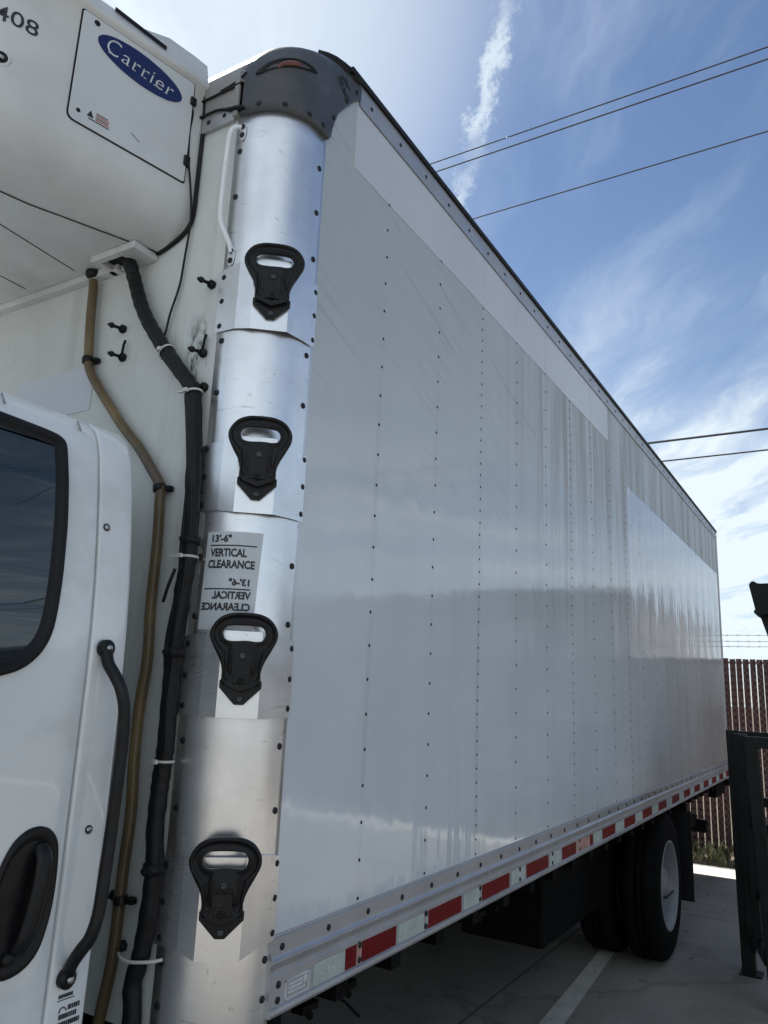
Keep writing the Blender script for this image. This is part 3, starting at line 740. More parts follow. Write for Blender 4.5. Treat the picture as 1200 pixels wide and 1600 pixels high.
# service panel: rounded rectangle, sitting in a shadow gap
def rrect(u0, u1, z0, z1, r, n=5, rs=(1, 1, 1, 1)):
    out = []
    for k, (cx_, cz_, a0) in enumerate(((u1, z1, 0), (u0, z1, 90), (u0, z0, 180), (u1, z0, 270))):
        rr_ = r * rs[k]; cx_ += -rr_ if cx_ == u1 else rr_; cz_ += -rr_ if cz_ == z1 else rr_
        for i in range(n + 1):
            a = math.radians(a0 + 90 * i / n); out.append((cx_ + rr_ * math.cos(a), cz_ + rr_ * math.sin(a)))
    return out
gap = MB().poly([F_unit(a, b_, .0008) for a, b_ in rrect(-.004, .361, 3.2425, 3.594, .020, rs=(.4, .4, 1, .4))], UN * .0012).build('panel_gap', M_blk, unit)
pan = MB().poly([F_unit(a, b_, .0024) for a, b_ in rrect(0, .357, 3.246, 3.590, .018, rs=(.4, .4, 1, .4))], UN * .0028).build('service_panel', M_pan, unit, bevel=.001)
# badge
bd = MB(); bc_ = (.183, 3.519); ea, eb = .140, .0555; tl = -.07
def ell(a, ra, rb): 
    x_, y_ = ra * math.cos(a), rb * math.sin(a); return (bc_[0] + x_ * math.cos(tl) - y_ * math.sin(tl), bc_[1] + x_ * math.sin(tl) + y_ * math.cos(tl))
bd.poly([F_unit(*ell(2 * math.pi * k / 64, ea, eb), .0054) for k in range(64)], UN * .001, 0)
bd.poly([F_unit(*ell(2 * math.pi * k / 64, ea - .004, eb - .004), .0062) for k in range(64)], UN * .0008, 1)
bdg = bd.build('maker_badge', [M_silver, M_blue], unit)
bt = MB()
def FB(u, v):
    return F_unit(bc_[0] + u * math.cos(tl) - v * math.sin(tl), bc_[1] + u * math.sin(tl) + v * math.cos(tl), .0078)
put_text(bt, 'C', .075, FB, -.108, -.022, width=.040, height=.052, shear=.15, bold=-.0008)
put_text(bt, 'arrier', .06, FB, -.062, -.022, width=.168, height=.042, shear=.15, space=1.08, bold=-.0006)
for u_ in (-.098, -.055, -.022, .012, .045, .082): bt.add([FB(u_ - .004, -.0215), FB(u_ + .006, -.0215), FB(u_ + .004, -.0185), FB(u_ - .002, -.0185)], [(0, 1, 2, 3)])
bt.build('badge_lettering', M_silver, unit)
nb = MB(); put_text(nb, '408', .06, lambda u, v: F_unit(u, v, .0012), -.208, 3.422, width=.106, height=.045, bold=.0002)
nb.build('fleet_number', M_ink, unit)
# warning sticker, scuff, screws, latches
wk = MB()
wk.add([F_unit(a, b_, .0056) for a, b_ in ((.048, 3.279), (.068, 3.279), (.058, 3.300))], [(0, 1, 2)], 0)
for k, (a, b_) in enumerate(((3.2975, .107), (3.291, .112), (3.2845, .110), (3.278, .112), (3.2715, .113))): wk.add([F_unit(.073 - .02 * (k > 3), a, .0056), F_unit(b_, a, .0056), F_unit(b_, a + .0035, .0056), F_unit(.073 - .02 * (k > 3), a + .0035, .0056)], [(0, 1, 2, 3)], k % 2)
wk.build('warning_sticker', [M_ink, M_redink], unit)
wk = MB()
for a in (.176, .184, .193): wk.add([F_unit(a, 3.302 - (a - .176) * .5, .0056), F_unit(a + .012, 3.296 - (a - .176) * .5, .0056), F_unit(a + .013, 3.2985 - (a - .176) * .5, .0056), F_unit(a, 3.3045 - (a - .176) * .5, .0056)], [(0, 1, 2, 3)], 0)
wk.build('paint_scuff', M_ink, unit)
for a, b_, r_ in ((.024, 3.279, .0058), (.040, 3.572, .0085)):
    MB().lathe([(r_, 0), (r_, .002), (r_ * .6, .004), (.0001, .004)], F_unit(a, b_, .005), UN, 12).build('screw', M_blkp, unit)
for b_ in (3.525, 3.320):
    MB().poly([F_unit(a, c_, .004) for a, c_ in ((.347, b_ - .013), (.366, b_ - .013), (.366, b_ + .013), (.347, b_ + .013))], UN * .009).build('panel_latch', M_blkp, unit, bevel=.002)
hl = MB(); ho = F_unit(-.176, 3.318, 0); hn = (F_unit(-.176, 3.318, 1) - ho)
hl.lathe([(.0001, .0008), (.017, .0008)], ho, hn, 20, 0); hl.lathe([(.017, .0006), (.021, .002), (.024, .0005)], ho, hn, 20, 1)
hl.tube([ho + Vector((-.008, 0, 0)), ho + hn * .012 + Vector((.006, 0, -.006))], .0045, 8, 2)
hl.build('drain_port', [M_blk, M_unit, M_screw], unit)
st_ = MB(); st_.poly([F_unit(a, b_, .0005) for a, b_ in ((.085, 3.664), (.252, 3.652), (.252, 3.641), (.085, 3.652))], UN * .004); st_.build('vent_slot', M_blk, unit)
us = MB()
def groove(pts_, w_=.003):
    for a, b_ in zip(pts_, pts_[1:]):
        a, b_ = Vector(a), Vector(b_); d_ = (b_ - a).normalized(); n_ = Vector((-d_.y, d_.x, 0)) * w_ / 2
        us.poly([a - n_, b_ - n_, b_ + n_, a + n_], (0, 0, -.0012))
sp = [upt(i, .128, 3.0695) for i in range(0, 12)]
for p_ in sp: p_.z = 3.0694
groove(sp, .0045)
groove([(-.9, .735, 3.0698), (-.25, .79, 3.0698)]); groove([(-.93, 1.03, 3.0698), (-.25, 1.045, 3.0698)]); groove([(-.62, .74, 3.0698), (-.62, 1.8, 3.0698)])
us.build('pan_seam', M_blk, unit)
tm = MB().box(-.218, -.19, .62, 2.0, 3.046, 3.0692); tm.box(-.205, -.19, .50, .62, 3.05, 3.0692); tm.build('wall_flange', M_unit, unit, bevel=.002)
bk = MB().box(-.285, -.19, .470, .545, 3.046, 3.069).box(-.285, -.262, .545, .665, 3.046, 3.069).box(-.262, -.19, .640, .665, 3.046, 3.069)
bk.build('cable_bracket', M_unit, unit, bevel=.003)
MB().box(-.262, -.19, .545, .640, 3.0655, 3.0692).build('cable_opening', M_blk, unit)
MB().lathe([(.0001, -.022), (.020, -.022), (.026, -.014), (.026, 0)], (-.213, .738, 3.069), (0, 0, 1), 14).build('hose_grommet', M_blk, unit)
# dark sealing cord where the casing meets the wall, and the thin lead
MB().tube(smooth_path([(-.197, .350, 3.60), (-.197, .330, 3.54), (-.197, .328, 3.40), (-.197, .328, 3.24), (-.197, .332, 3.15), (-.197, .365, 3.105), (-.197, .43, 3.078), (-.197, .49, 3.066), (-.197, .56, 3.052)], 5), .0065, 8).build('casing_gasket', M_blk, unit)
lead = MB().tube(smooth_path([(-.255, .352, 3.535), (-.235, .340, 3.50), (-.240, .338, 3.42), (-.235, .335, 3.33), (-.225, .325, 3.24), (-.205, .330, 3.14), (-.200, .345, 3.00), (-.200, .352, 2.93), (-.202, .376, 2.845), (-.203, .385, 2.79), (-.212, .392, 2.745)], 6), .0035, 6)
lead.build('thin_lead', M_loom, T)
MB().box(-.252, -.232, .328, .348, 3.30, 3.325).build('cable_clip', M_blkp, unit, bevel=.003)

# drain hose, cable loom with ties ------------------------------------------------
xh = -.213
hp = [ (-0.213, 0.737, 3.036), (-0.213, 0.732, 3.013), (-0.213, 0.724, 2.899), (-0.213, 0.707, 2.764), (-0.213, 0.690, 2.718), (-0.213, 0.654, 2.670), (-0.213, 0.610, 2.621), (-0.213, 0.566, 2.573), (-0.213, 0.507, 2.510), (-0.213, 0.428, 2.436), (-0.213, 0.368, 2.367), (-0.213, 0.325, 2.313), (-0.213, 0.321, 2.271), (-0.213, 0.313, 2.151), (-0.213, 0.311, 1.980), (-0.213, 0.302, 1.848), (-0.213, 0.312, 1.719), (-0.213, 0.310, 1.594), (-0.213, 0.301, 1.474), (-0.213, 0.306, 1.355), (-0.213, 0.307, 1.265), (-0.213, 0.309, 1.152), (-0.213, 0.320, 1.075), (-0.213, 0.334, 1.001) ]
hpx = [(x_ - .0, y_, z_) for x_, y_, z_ in hp]
hose = MB().tube(smooth_path(hpx, 6), .0145, 12).build('drain_hose', M_hose, T)
for i, (y_, z_) in enumerate(((.708, 2.757), (.327, 2.307), (.303, 1.273))):
    mb = MB().tube([(xh, y_ + .002, z_ + .010), (xh, y_ - .002, z_ - .010)], .0185, 14); mb.box(XF - .01, XF, y_ - .03, y_ - .012, z_ - .008, z_ + .008); mb.box(XF - .022, XF - .004, y_ - .036, y_ - .010, z_ - .006, z_ + .006)
    mb.build('hose_clamp', M_blkp, hose, bevel=.002)
xc = -.222
cpn = [ (-0.235, 0.564, 3.077), (-0.232, 0.535, 3.018), (-0.222, 0.524, 2.977), (-0.222, 0.502, 2.929), (-0.222, 0.478, 2.881), (-0.222, 0.447, 2.832), (-0.222, 0.410, 2.783), (-0.222, 0.371, 2.735), (-0.222, 0.327, 2.686), (-0.222, 0.287, 2.640), (-0.222, 0.244, 2.594), (-0.222, 0.228, 2.565), (-0.222, 0.216, 2.515), (-0.222, 0.198, 2.373), (-0.222, 0.189, 2.257), (-0.222, 0.183, 2.142), (-0.222, 0.182, 2.087), (-0.222, 0.191, 2.031), (-0.222, 0.192, 1.977), (-0.222, 0.200, 1.892), (-0.222, 0.199, 1.806), (-0.222, 0.198, 1.724), (-0.222, 0.196, 1.644), (-0.222, 0.198, 1.605), (-0.222, 0.201, 1.563), (-0.222, 0.202, 1.525), (-0.222, 0.203, 1.446), (-0.222, 0.193, 1.372), (-0.222, 0.195, 1.284), (-0.222, 0.202, 1.210), (-0.222, 0.209, 1.164), (-0.222, 0.224, 1.107), (-0.222, 0.215, 1.030) , (-.222, .225, .86)]
pth = smooth_path(cpn, 5); loom = MB()
rad = [.0212 + .0012 * math.sin(i * 1.7) * (random.random() + .3) for i in range(len(pth))]
loom.tube(pth, rad, 14)
loom.tube([p_ + Vector((-.006, .020 + .004 * math.sin(i * .35), 0)) for i, p_ in enumerate(pth)][26:100], .0045, 8)
loom.tube([p_ + Vector((-.014, -.010 + .003 * math.sin(i * .5), 0)) for i, p_ in enumerate(pth)][8:120], .0060, 8)
lm = loom.build('cable_loom', M_loom, T)
def ring(y_, z_, dy, dz, mt, name='cable_tie', r=.0275, h=.003, tail=0):
    d_ = Vector((0, dy, dz)).normalized(); o_ = Vector((xc, y_, z_)); mb = MB()
    mb.lathe([(r - .001, -h), (r + .0012, -h), (r + .0012, h), (r - .001, h)], o_, d_, 20)
    if tail: mb.box(xc - .028, xc - .022, y_ + .012, y_ + .012 + tail, z_ - .003, z_ + .003)
    mb.box(xc - .034, xc - .026, y_ - .006, y_ + .006, z_ - .005, z_ + .005)
    mb.build(name, mt, lm)
ring(.347, 2.708, -.7, -.75, M_tie, r=.0255); ring(.225, 2.563, -.25, -1, M_tie, r=.0255, tail=.02); ring(.183, 2.107, 0, -1, M_tie, r=.0255, tail=.03); ring(.196, 1.604, .0, -1, M_tie, r=.0245)
ring(.182, 2.15, 0, -1, M_blk, 'tape_wrap', .0245, .009); ring(.200, 1.865, 0, -1, M_blk, 'tape_wrap', .0245, .012); ring(.195, 1.36, 0, -1, M_blk, 'tape_wrap', .0245, .012)
MB().tube(smooth_path([(xc - .01, .270, 1.168), (xc - .028, .240, 1.167), (xc - .028, .205, 1.166), (xc - .010, .165, 1.170), (xc +.012, .150, 1.172)], 4), .0040, 6).build('cable_tie', M_tie, lm)
MB().tube(smooth_path([(xc - .02, .205, 2.075), (xc - .022, .222, 2.03), (xc - .02, .236, 1.99)], 4), .0045, 6).build('loose_strap', M_blk, lm)

# ------------------------------------------------------------------ cab
yprof = [(.62, .112), (1.0, .102), (1.4, .098), (1.80, .100), (1.90, .103), (2.0, .110), (2.1, .121), (2.2, .135), (2.28, .150), (2.32, .163), (2.345, .178), (2.362, .197), (2.374, .225), (2.382, .27), (2.39, .36), (2.40, .60), (2.41, 1.25)]
def cy(z): return interp(yprof[:13], z)
def cab_rows(xs, pr, dn=0.):
    out = []
    for x_, ins in xs:
        row = []
        for i, (z, y_) in enumerate(pr):
            a = Vector((pr[max(i - 1, 0)][1], pr[max(i - 1, 0)][0])); b_ = Vector((pr[min(i + 1, len(pr) - 1)][1], pr[min(i + 1, len(pr) - 1)][0]))
            t_ = (b_ - a).normalized(); n_ = Vector((t_.y, -t_.x))
            row.append(Vector((x_, y_ + n_.x * (ins + dn), z + n_.y * (ins + dn))))
        out.append(row)
    return out
XR = -.447
mirror = lambda r: r + [Vector((v.x, 2.5 - v.y, v.z)) for v in r[-2::-1]]
# inner shell
sh = MB(); rows = [mirror(r) for r in cab_rows([(XR - .012, .055), (XR - .012, .014), (-2.2, .012), (-2.5, .05), (-2.62, .2)], yprof)]
sh.grid(rows, 0, True)
sh.add([v for v in rows[0]], [tuple(range(len(rows[0])))]); sh.add([v for v in rows[-1]], [tuple(range(len(rows[-1])))])
cabs = sh.build('cab_shell', M_cab, T)
pb = MB()
xs = [(XR + .0, .05), (XR, .030), (XR - .0035, .014), (XR - .012, .004), (XR - .024, 0), (-.50, 0), (-.545, 0), (-.5495, .0012), (-.551, .004), (-.551, .014)]
pb.grid([mirror(r) for r in cab_rows(xs, yprof)], 0, True)
pillar = pb.build('rear_pillar', M_cab, T)
dp = [p_ for p_ in yprof if p_[0] <= 2.363]
db = MB(); xs = [(-.557, .014), (-.557, .004), (-.5585, .0012), (-.563, 0), (-.60, 0), (-.9, 0), (-1.3, 0), (-1.7, .0), (-1.702, .012)]
db.grid(cab_rows(xs, dp), 0, True)
r_ = cab_rows([(-.563, 0), (-1.7, 0)], dp); top_ = [r_[0][-1], r_[1][-1]]
db.grid([top_, [v + Vector((0, .012, -.001)) for v in top_]], 0, False)
door = db.build('cab_door', M_cab, T)
# roof gutter marks
for x_, z_ in ((-.608, 2.335), (-.79, 2.335)):
    MB().tube([(x_, cy(z_) - .0012, z_ + .012), (x_ + .004, cy(z_ - .02) - .0012, z_ - .010)], .0022, 6).build('roof_mark', M_galv, door)
# window: glass and seal following the door's curve
def Fd(x_, z, off): return Vector((x_, cy(z) - off, z))
wl = [(-.641, 2.268), (-.637, 2.20), (-.635, 2.12), (-.6365, 2.04), (-.640, 1.96), (-.646, 1.90), (-.656, 1.862), (-.674, 1.833), (-.700, 1.810), (-.734, 1.795), (-.79, 1.785), (-.95, 1.780), (-1.2, 1.778), (-1.42, 1.785), (-1.47, 1.81), (-1.49, 1.86), (-1.46, 2.0), (-1.38, 2.2), (-1.34, 2.27), (-1.30, 2.296), (-1.1, 2.305), (-.9, 2.306), (-.75, 2.3025), (-.68, 2.299), (-.656, 2.294), (-.645, 2.284)]
wl3 = [Vector((a, b_, 0)) for a, b_ in wl]; wd = smooth_path(wl3 + [wl3[0]], 4)[:-1]
cen = Vector((-1.0, 2.04, 0)); nW = len(wd)
def inset(d_):
    out = []
    for i in range(nW):
        t_ = (wd[(i + 1) % nW] - wd[i - 1]).normalized(); n_ = Vector((-t_.y, t_.x, 0))
        if n_.dot(cen - wd[i]) < 0: n_ = -n_
        out.append(wd[i] + n_ * d_)
    return out
sb = MB(); rows = []
for d_, o_ in ((0, -.002), (0, .004), (.004, .0085), (.013, .009), (.018, .006), (.020, .003), (.026, .0025), (.032, .001), (.034, -.002)):
    rows.append([Fd(v.x, v.y, o_) for v in inset(d_)])
sb.grid(rows, 0, True, True); sb.build('window_seal', M_blk, door)
gv = inset(.031); gr = MB()
c_ = [Fd(v.x, v.y, .0018) for v in gv]
# planar-ish glass as strips by height
zs = [1.80 + .022 * i for i in range(23)]
import bmesh
bm = bmesh.new(); vs = [bm.verts.new((v.x, 0, v.y)) for v in gv]; bm.faces.new(vs)
for zc in zs: bmesh.ops.bisect_plane(bm, geom=bm.verts[:] + bm.edges[:] + bm.faces[:], plane_co=(0, 0, zc), plane_no=(0, 0, 1))
for v in bm.verts: v.co.y = cy(v.co.z) - .0012
me = bpy.data.meshes.new('door_window'); bmesh.ops.recalc_face_normals(bm, faces=bm.faces); bm.to_mesh(me); bm.free()
for pz in me.polygons: pz.use_smooth = True
me.materials.append(M_glass); go = bpy.data.objects.new('door_window', me); COL.objects.link(go); attach(go, door)
# door handle: black bezel with pocket, pull bar and lock
hlp = [(-.575, 1.498), (-.590, 1.509), (-.612, 1.514), (-.638, 1.508), (-.662, 1.488), (-.680, 1.450), (-.690, 1.40), (-.694, 1.35), (-.694, 1.31), (-.686, 1.275), (-.664, 1.259), (-.635, 1.252), (-.606, 1.257), (-.583, 1.272), (-.568, 1.300), (-.558, 1.345), (-.555, 1.39), (-.557, 1.44), (-.563, 1.478)]
hlp = [(a - .012 - .006 * (1.51 - b_) / .25, b_ + .004 * (b_ < 1.3)) for a, b_ in hlp]
hv = smooth_path([Vector((a, b_, 0)) for a, b_ in hlp] + [Vector((hlp[0][0], hlp[0][1], 0))], 4)[:-1]; hc = Vector((-.638, 1.385, 0))
hb = MB(); rows = []
for k, o_ in ((1, -.002), (1, .003), (.97, .0055), (.90, .006), (.84, .0035), (.80, .0015)):
    rows.append([Fd(hc.x + (v.x - hc.x) * k, hc.y + (v.y - hc.y) * k, o_) for v in hv])
hb.grid(rows, 0, True, True); hb.add(rows[-1], [tuple(range(len(hv)))])
dh = hb.build('door_handle', M_blkp, door)
gbr = MB()
gbr.tube(smooth_path([(-.612, .098, 1.478), (-.614, .082, 1.46), (-.618, .076, 1.42), (-.626, .075, 1.37), (-.634, .078, 1.325), (-.638, .090, 1.30)], 5), .0165, 12, flat=.6)
gbr.lathe([(.0115, 0), (.0115, .006), (.008, .008), (.0001, .008)], (-.656, .092, 1.292), (0, -1, 0), 16)
0 and gbr.poly([(-.575, .096, 1.46), (-.575, .096, 1.31), (-.590, .096, 1.30), (-.590, .096, 1.47)], (0, -.002, 0))
gbr.build('door_pull', M_blkp, door)
# pocket (dark, deep)
# grab handle on the pillar
gh = [(-.520, .092, 1.860), (-.522, .080, 1.828), (-.518, .057, 1.800), (-.510, .043, 1.772), (-.502, .036, 1.732), (-.499, .034, 1.665), (-.500, .034, 1.598), (-.501, .034, 1.554), (-.503, .034, 1.489), (-.506, .034, 1.427), (-.509, .034, 1.366), (-.512, .036, 1.335), (-.517, .043, 1.305), (-.523, .056, 1.284), (-.523, .072, 1.264), (-.520, .086, 1.245), (-.519, .092, 1.224)]
pp_ = smooth_path(gh, 4)
gbo = MB().tube(pp_, .0128, 14).build('grab_handle', M_blkp, T)
for x_, z_ in ((-.520, 1.856), (-.519, 1.226)):
    MB().lathe([(.0001, -.003), (.019, -.003), (.019, .010), (.014, .014), (.0001, .014)], (x_, .097, z_), (0, -1, 0), 18).build('handle_foot', M_blkp, gbo)
    MB().lathe([(.0075, 0), (.0075, .004), (.004, .006), (.0001, .005)], (x_, .083, z_), (0, -1, 0), 12).build('bolt', M_screw, gbo)
for x_, z_ in ((-.5335, 2.118), (-.505, 1.494)):
    mb = MB().lathe([(.0085, 0), (.0085, .002), (.0065, .0025)], (x_, cy(z_) - .0003, z_), (0, -1, 0), 14, 0); mb.lathe([(.006, .0025), (.005, .0042), (.0001, .0045)], (x_, cy(z_) - .0003, z_), (0, -1, 0), 12, 1)
    mb.build('pillar_screw', [M_blkp, M_screw], pillar)
dk = MB()
def bar(x0, x1, z0, z1): dk.box(x0, x1, .0990, .0998, z0, z1)
for k in range(8): bar(-.527 + k * .0042, -.527 + k * .0042 + .003, 1.190, 1.1965)
bar(-.529, -.49, 1.1855, 1.187)
dk.build('data_sticker', M_ink, pillar)
dk = MB()
for r0, n_, z_ in ((-.502, 6, 1.166), (-.5215, 9, 1.1525), (-.5215, 11, 1.139)):
    for k in range(n_): bar(r0 + k * .0046, r0 + k * .0046 + random.choice((.0028, .0034)), z_, z_ + .0085)
dk.tube(smooth_path([(-.522, .0992, 1.164), (-.520, .0992, 1.171), (-.514, .0992, 1.173), (-.508, .0992, 1.170), (-.506, .0992, 1.166)], 3), .0011, 5)
dk.build('company_sticker', M_ink, pillar)
MB().box(-2.5, -.50, .25, 2.25, .55, .95).build('cab_underframe', M_under, T)

# ------------------------------------------------------------------ chassis
fl = MB().box(-.05, LEN - .02, .02, WID - .02, 1.03, 1.06)
for k in range(26): fl.box(.05 + k * .305, .11 + k * .305, .04, WID - .04, .95, 1.03)
fl.build('floor_frame', M_under, T)
MB().box(-2.4, LEN - .3, .80, .88, .70, .95).box(-2.4, LEN - .3, 1.62, 1.70, .70, .95).build('chassis_rails', M_under, T, bevel=.01)
MB().box(-.17, -.06, .19, 2.4, .90, 1.03).build('front_sill', M_under, T)
for x_ in (.32, .52, 1.50, 1.68):
    hg = MB().box(x_, x_ + .035, .12, .18, .93, 1.03).box(x_ - .02, x_ + .055, .11, .15, .915, .935); hg.tube([(x_ + .02, .14, .92), (x_ + .06, .14, .885)], .011, 8)
    hg.build('hanger_bracket', M_under, T)
MB().tube(smooth_path([(.30, .15, .97), (.42, .14, .93), (.55, .15, .88), (.66, .15, .80)], 5), .005, 6).build('loose_cable', M_under, T)
MB().box(2.1, 3.0, 1.75, 2.3, .50, .93).build('tool_box', M_under, T, bevel=.03)
MB().box(2.9, 4.13, .34, .85, .42, .93).build('shade_box', M_under, T, bevel=.02)  # added black box that deepens the shade underneath and hides the inner tyre
MB().lathe([(.0001, 0), (.27, 0), (.27, 1.0), (.0001, 1.0)], (.85, 2.1, .66), (1, 0, 0), 20).build('fuel_tank', M_galv, T)
XW = 4.67
MB().lathe([(.0001, .35), (.085, .35), (.085, .5), (.21, 1.1), (.085, 1.7), (.085, 1.85), (.0001, 1.85)], (XW, .15, .5), (0, 1, 0), 14).build('rear_axle', M_under, T)
lf = MB().box(XW - .8, XW + .8, .80, .88, .60, .70).box(XW - .55, XW + .55, .80, .88, .54, .60); lf.box(XW - .8, XW + .8, 1.62, 1.70, .60, .70); lf.build('leaf_spring', M_under, T)
def wheel(x_, y0, sgn, dual_out):
    """y0 outer face, sgn +1: tyre extends to +y"""
    tb = MB()
    pr = [(.292, .012), (.305, .0), (.34, -.003), (.40, -.006), (.455, .004), (.485, .022), (.497, .045), (.50, .07), (.50, .09), (.489, .092), (.489, .102), (.50, .104), (.50, .135), (.489, .137), (.489, .147), (.50, .149), (.50, .185), (.497, .205), (.485, .228), (.455, .246), (.40, .256), (.34, .253), (.305, .25), (.292, .238)]
    tb.lathe([(r, h) for r, h in pr], (x_, y0, .5), (0, sgn, 0), 56)
    tb_o = tb.build('tyre', M_tyre, None)
    rb = MB()
    if dual_out:
        rb.lathe([(.300, .006), (.304, -.002), (.296, -.004), (.285, .012), (.275, .030), (.262, .055), (.255, .12), (.225, .150), (.16, .158), (.155, .150), (.12, .148), (.118, .05), (.10, .035), (.0001, .032)], (x_, y0, .5), (0, sgn, 0), 40)
        for k in range(8):
            a = k * math.pi / 4; rb.lathe([(.012, .158), (.012, .128), (.0001, .126)], (x_ + .138 * math.cos(a), y0, .5 + .138 * math.sin(a)), (0, sgn, 0), 6)
        rb.tube([(x_ - .14, y0 + sgn * .13, .47), (x_ - .05, y0 + sgn * .02, .42), (x_ + .12, y0 + sgn * .035, .405), (x_ + .24, y0 + sgn * .03, .41)], .007, 6, 1)
    else:
        rb.lathe([(.300, .006), (.280, .02), (.262, .05), (.255, .2), (.29, .24), (.3, .245)], (x_, y0, .5), (0, sgn, 0), 32)
        rb.lathe([(.255, .03), (.0001, .03)], (x_, y0, .5), (0, sgn, 0), 32)
    rb_o = rb.build('rim', [M_rim, M_blk], None)
    h_ = MB().lathe([(.0001, .06), (.09, .06), (.09, .20), (.0001, .20)], (x_, y0, .5), (0, sgn, 0), 16).build('wheel', M_under, T)
    attach(tb_o, h_); attach(rb_o, h_)
wheel(XW, .005, 1, True); wheel(XW, .315, 1, False); wheel(XW, 2.495, -1, True); wheel(XW, 2.185, -1, False)
wheel(-1.75, .22, 1, True); wheel(-1.75, 2.28, -1, True)
for y_ in (-.055, 1.95):
    MB().box(5.27, 5.278, y_, y_ + .58, .28, .95).build('mud_flap', M_blk, T)
    MB().box(5.25, 5.30, y_ + .03, y_ + .62, .95, 1.0).build('flap_bracket', M_under, T)
lg = MB().box(7.55, 7.98, .35, 2.15, .50, .60).box(7.9, 8.02, .25, 2.25, .42, .55).box(7.6, 7.75, .5, .6, .55, 1.03).box(7.6, 7.75, 1.9, 2.0, .55, 1.03)
lg.box(7.3, 7.9, .04, .12, .86, 1.0).box(7.94, 8.08, .0, 2.5, .93, 1.03); lg.build('rear_bumper', M_under, T, bevel=.008)

# ------------------------------------------------------------------ fence
XFN = 9.3
fence = empty('slatted_fence', (XFN, 0, -.06), 'tall chain-link fence filled with dark red upright slats behind the truck', 'fence')
fs = MB(); y_ = -9.0; k = 0
while y_ < 7.0:
    dx_ = random.uniform(-.004, .004); top = 2.375 + random.uniform(-.012, .012); w_ = .0655 + random.uniform(-.004, .004); ln2 = random.uniform(-.004, .004)
    fs.poly([(XFN + dx_, y_, -.02 + random.uniform(0, .05)), (XFN + dx_, y_ + w_, -.02), (XFN + dx_, y_ + w_ + ln2, top), (XFN + dx_, y_ + ln2, top)], (.010, 0, 0))
    y_ += .0785; k += 1
tag(fs.build('slat_panel', M_slat, fence), 'upright dark red privacy slats')
mw = MB()
for k in range(220):     # diagonal chain-link wire, both ways
    a = -11.4 + k * .085
    for sg in (1, -1):
        ya, yb = (a, a + 2.35) if sg > 0 else (a + 2.35, a)
        if max(ya, yb) < -3 or min(ya, yb) > 3: continue
        mw.tube([(XFN - .012, ya, 0), (XFN - .012, yb, 2.35)], .0017, 3, caps=False)
mw.build('chain_mesh', M_galv, fence)
for yq in (-8.4, -5.4, -2.4, .62, 3.6, 6.6):
    MB().tube([(XFN + .045, yq, -.1), (XFN + .045, yq, 2.42)], .03, 12).build('fence_post', M_galv, fence)
    MB().tube([(XFN + .045, yq, 2.40), (XFN - .03, yq, 2.70)], .012, 8).build('wire_arm', M_galv, fence)
MB().tube([(XFN + .03, -9, 2.33), (XFN + .03, 7, 2.33)], .018, 10).build('top_rail', M_galv, fence)
for i, zq in enumerate((2.532, 2.597, 2.671)):
    bw = MB(); bw.tube([(XFN + .01 - i * .012, -9 + j * .8, zq + .006 * math.sin(j * 2.1 + i)) for j in range(21)], .0035, 5)
    for j in range(130):
        yb = -9 + j * .123; bw.tube([(XFN - i * .012 - .0, yb - .012, zq - .016), (XFN + .02 - i * .012, yb + .012, zq + .016)], .0022, 4); bw.tube([(XFN + .02 - i * .012, yb - .010, zq + .014), (XFN - i * .012, yb + .012, zq - .014)], .0022, 4)
    bw.build('barbed_wire', M_galv, fence)

# weeds along the fence foot
wd_ = MB()
for k in range(2600):
    x_ = random.uniform(8.47, 9.25); yy = random.uniform(-4.5, 4.5); hh = random.uniform(.03, .20) * (1.4 if random.random() < .12 else 1)
    a = random.uniform(0, 6.28); ln_x, ln_y = math.cos(a) * hh * .6, math.sin(a) * hh * .6; w_ = random.uniform(.006, .022); nx, ny = -math.sin(a) * w_, math.cos(a) * w_
    b0 = Vector((x_, yy, -.06 + random.uniform(0, .08)))
    wd_.add([b0, b0 + Vector((ln_x * .5 + nx, ln_y * .5 + ny, hh * .6)), b0 + Vector((ln_x, ln_y, hh)), b0 + Vector((ln_x * .5 - nx, ln_y * .5 - ny, hh * .55))], [(0, 1, 2, 3)])
tag(wd_.build('weeds', M_leaf, fix=False), 'straggly green and brown weeds along the foot of the fence', 'weeds', kind='stuff')

# ------------------------------------------------------------------ black steel rack at the right edge
rack = empty('steel_rack', (4.35, -.75, 0), 'black steel frame rack standing at the right edge behind the truck wheel', 'rack')
def sqbar(name, a, b_, w_=.06, mt=M_frm):
    a, b_ = Vector(a), Vector(b_); d_ = (b_ - a); L_ = d_.length; rot = d_.to_track_quat('Z', 'Y').to_matrix().to_4x4()
    Mx = Matrix.Translation(a) @ rot; h = w_ / 2
    return MB().box(-h, h, -h, h, 0, L_, 0, Mx).build(name, mt, rack, bevel=.004)
sqbar('upright', (4.72, -.488, .0), (4.72, -.468, 1.615), .085); sqbar('upright', (4.05, -.715, .0), (4.05, -.655, 1.60), .075)
sqbar('upright', (4.50, -.560, .30), (4.50, -.543, 1.60), .085); sqbar('upright', (4.28, -.605, .30), (4.28, -.588, 1.60), .05)
sqbar('upright', (4.72, -1.75, .05), (4.72, -1.75, 1.60), .07); sqbar('upright', (4.05, -1.75, .0), (4.05, -1.75, 1.60), .07)
sqbar('top_bar', (4.745, -.50, 1.575), (4.72, -1.75, 1.575), .07); sqbar('top_bar', (4.05, -.66, 1.565), (4.05, -1.75, 1.565), .07)
sqbar('side_bar', (4.72, -.535, 1.545), (4.05, -.655, 1.545), .05); sqbar('side_bar', (4.72, -.535, .30), (4.05, -.70, .30), .09); sqbar('side_bar', (4.745, -.53, 1.10), (4.05, -.675, 1.09), .05)
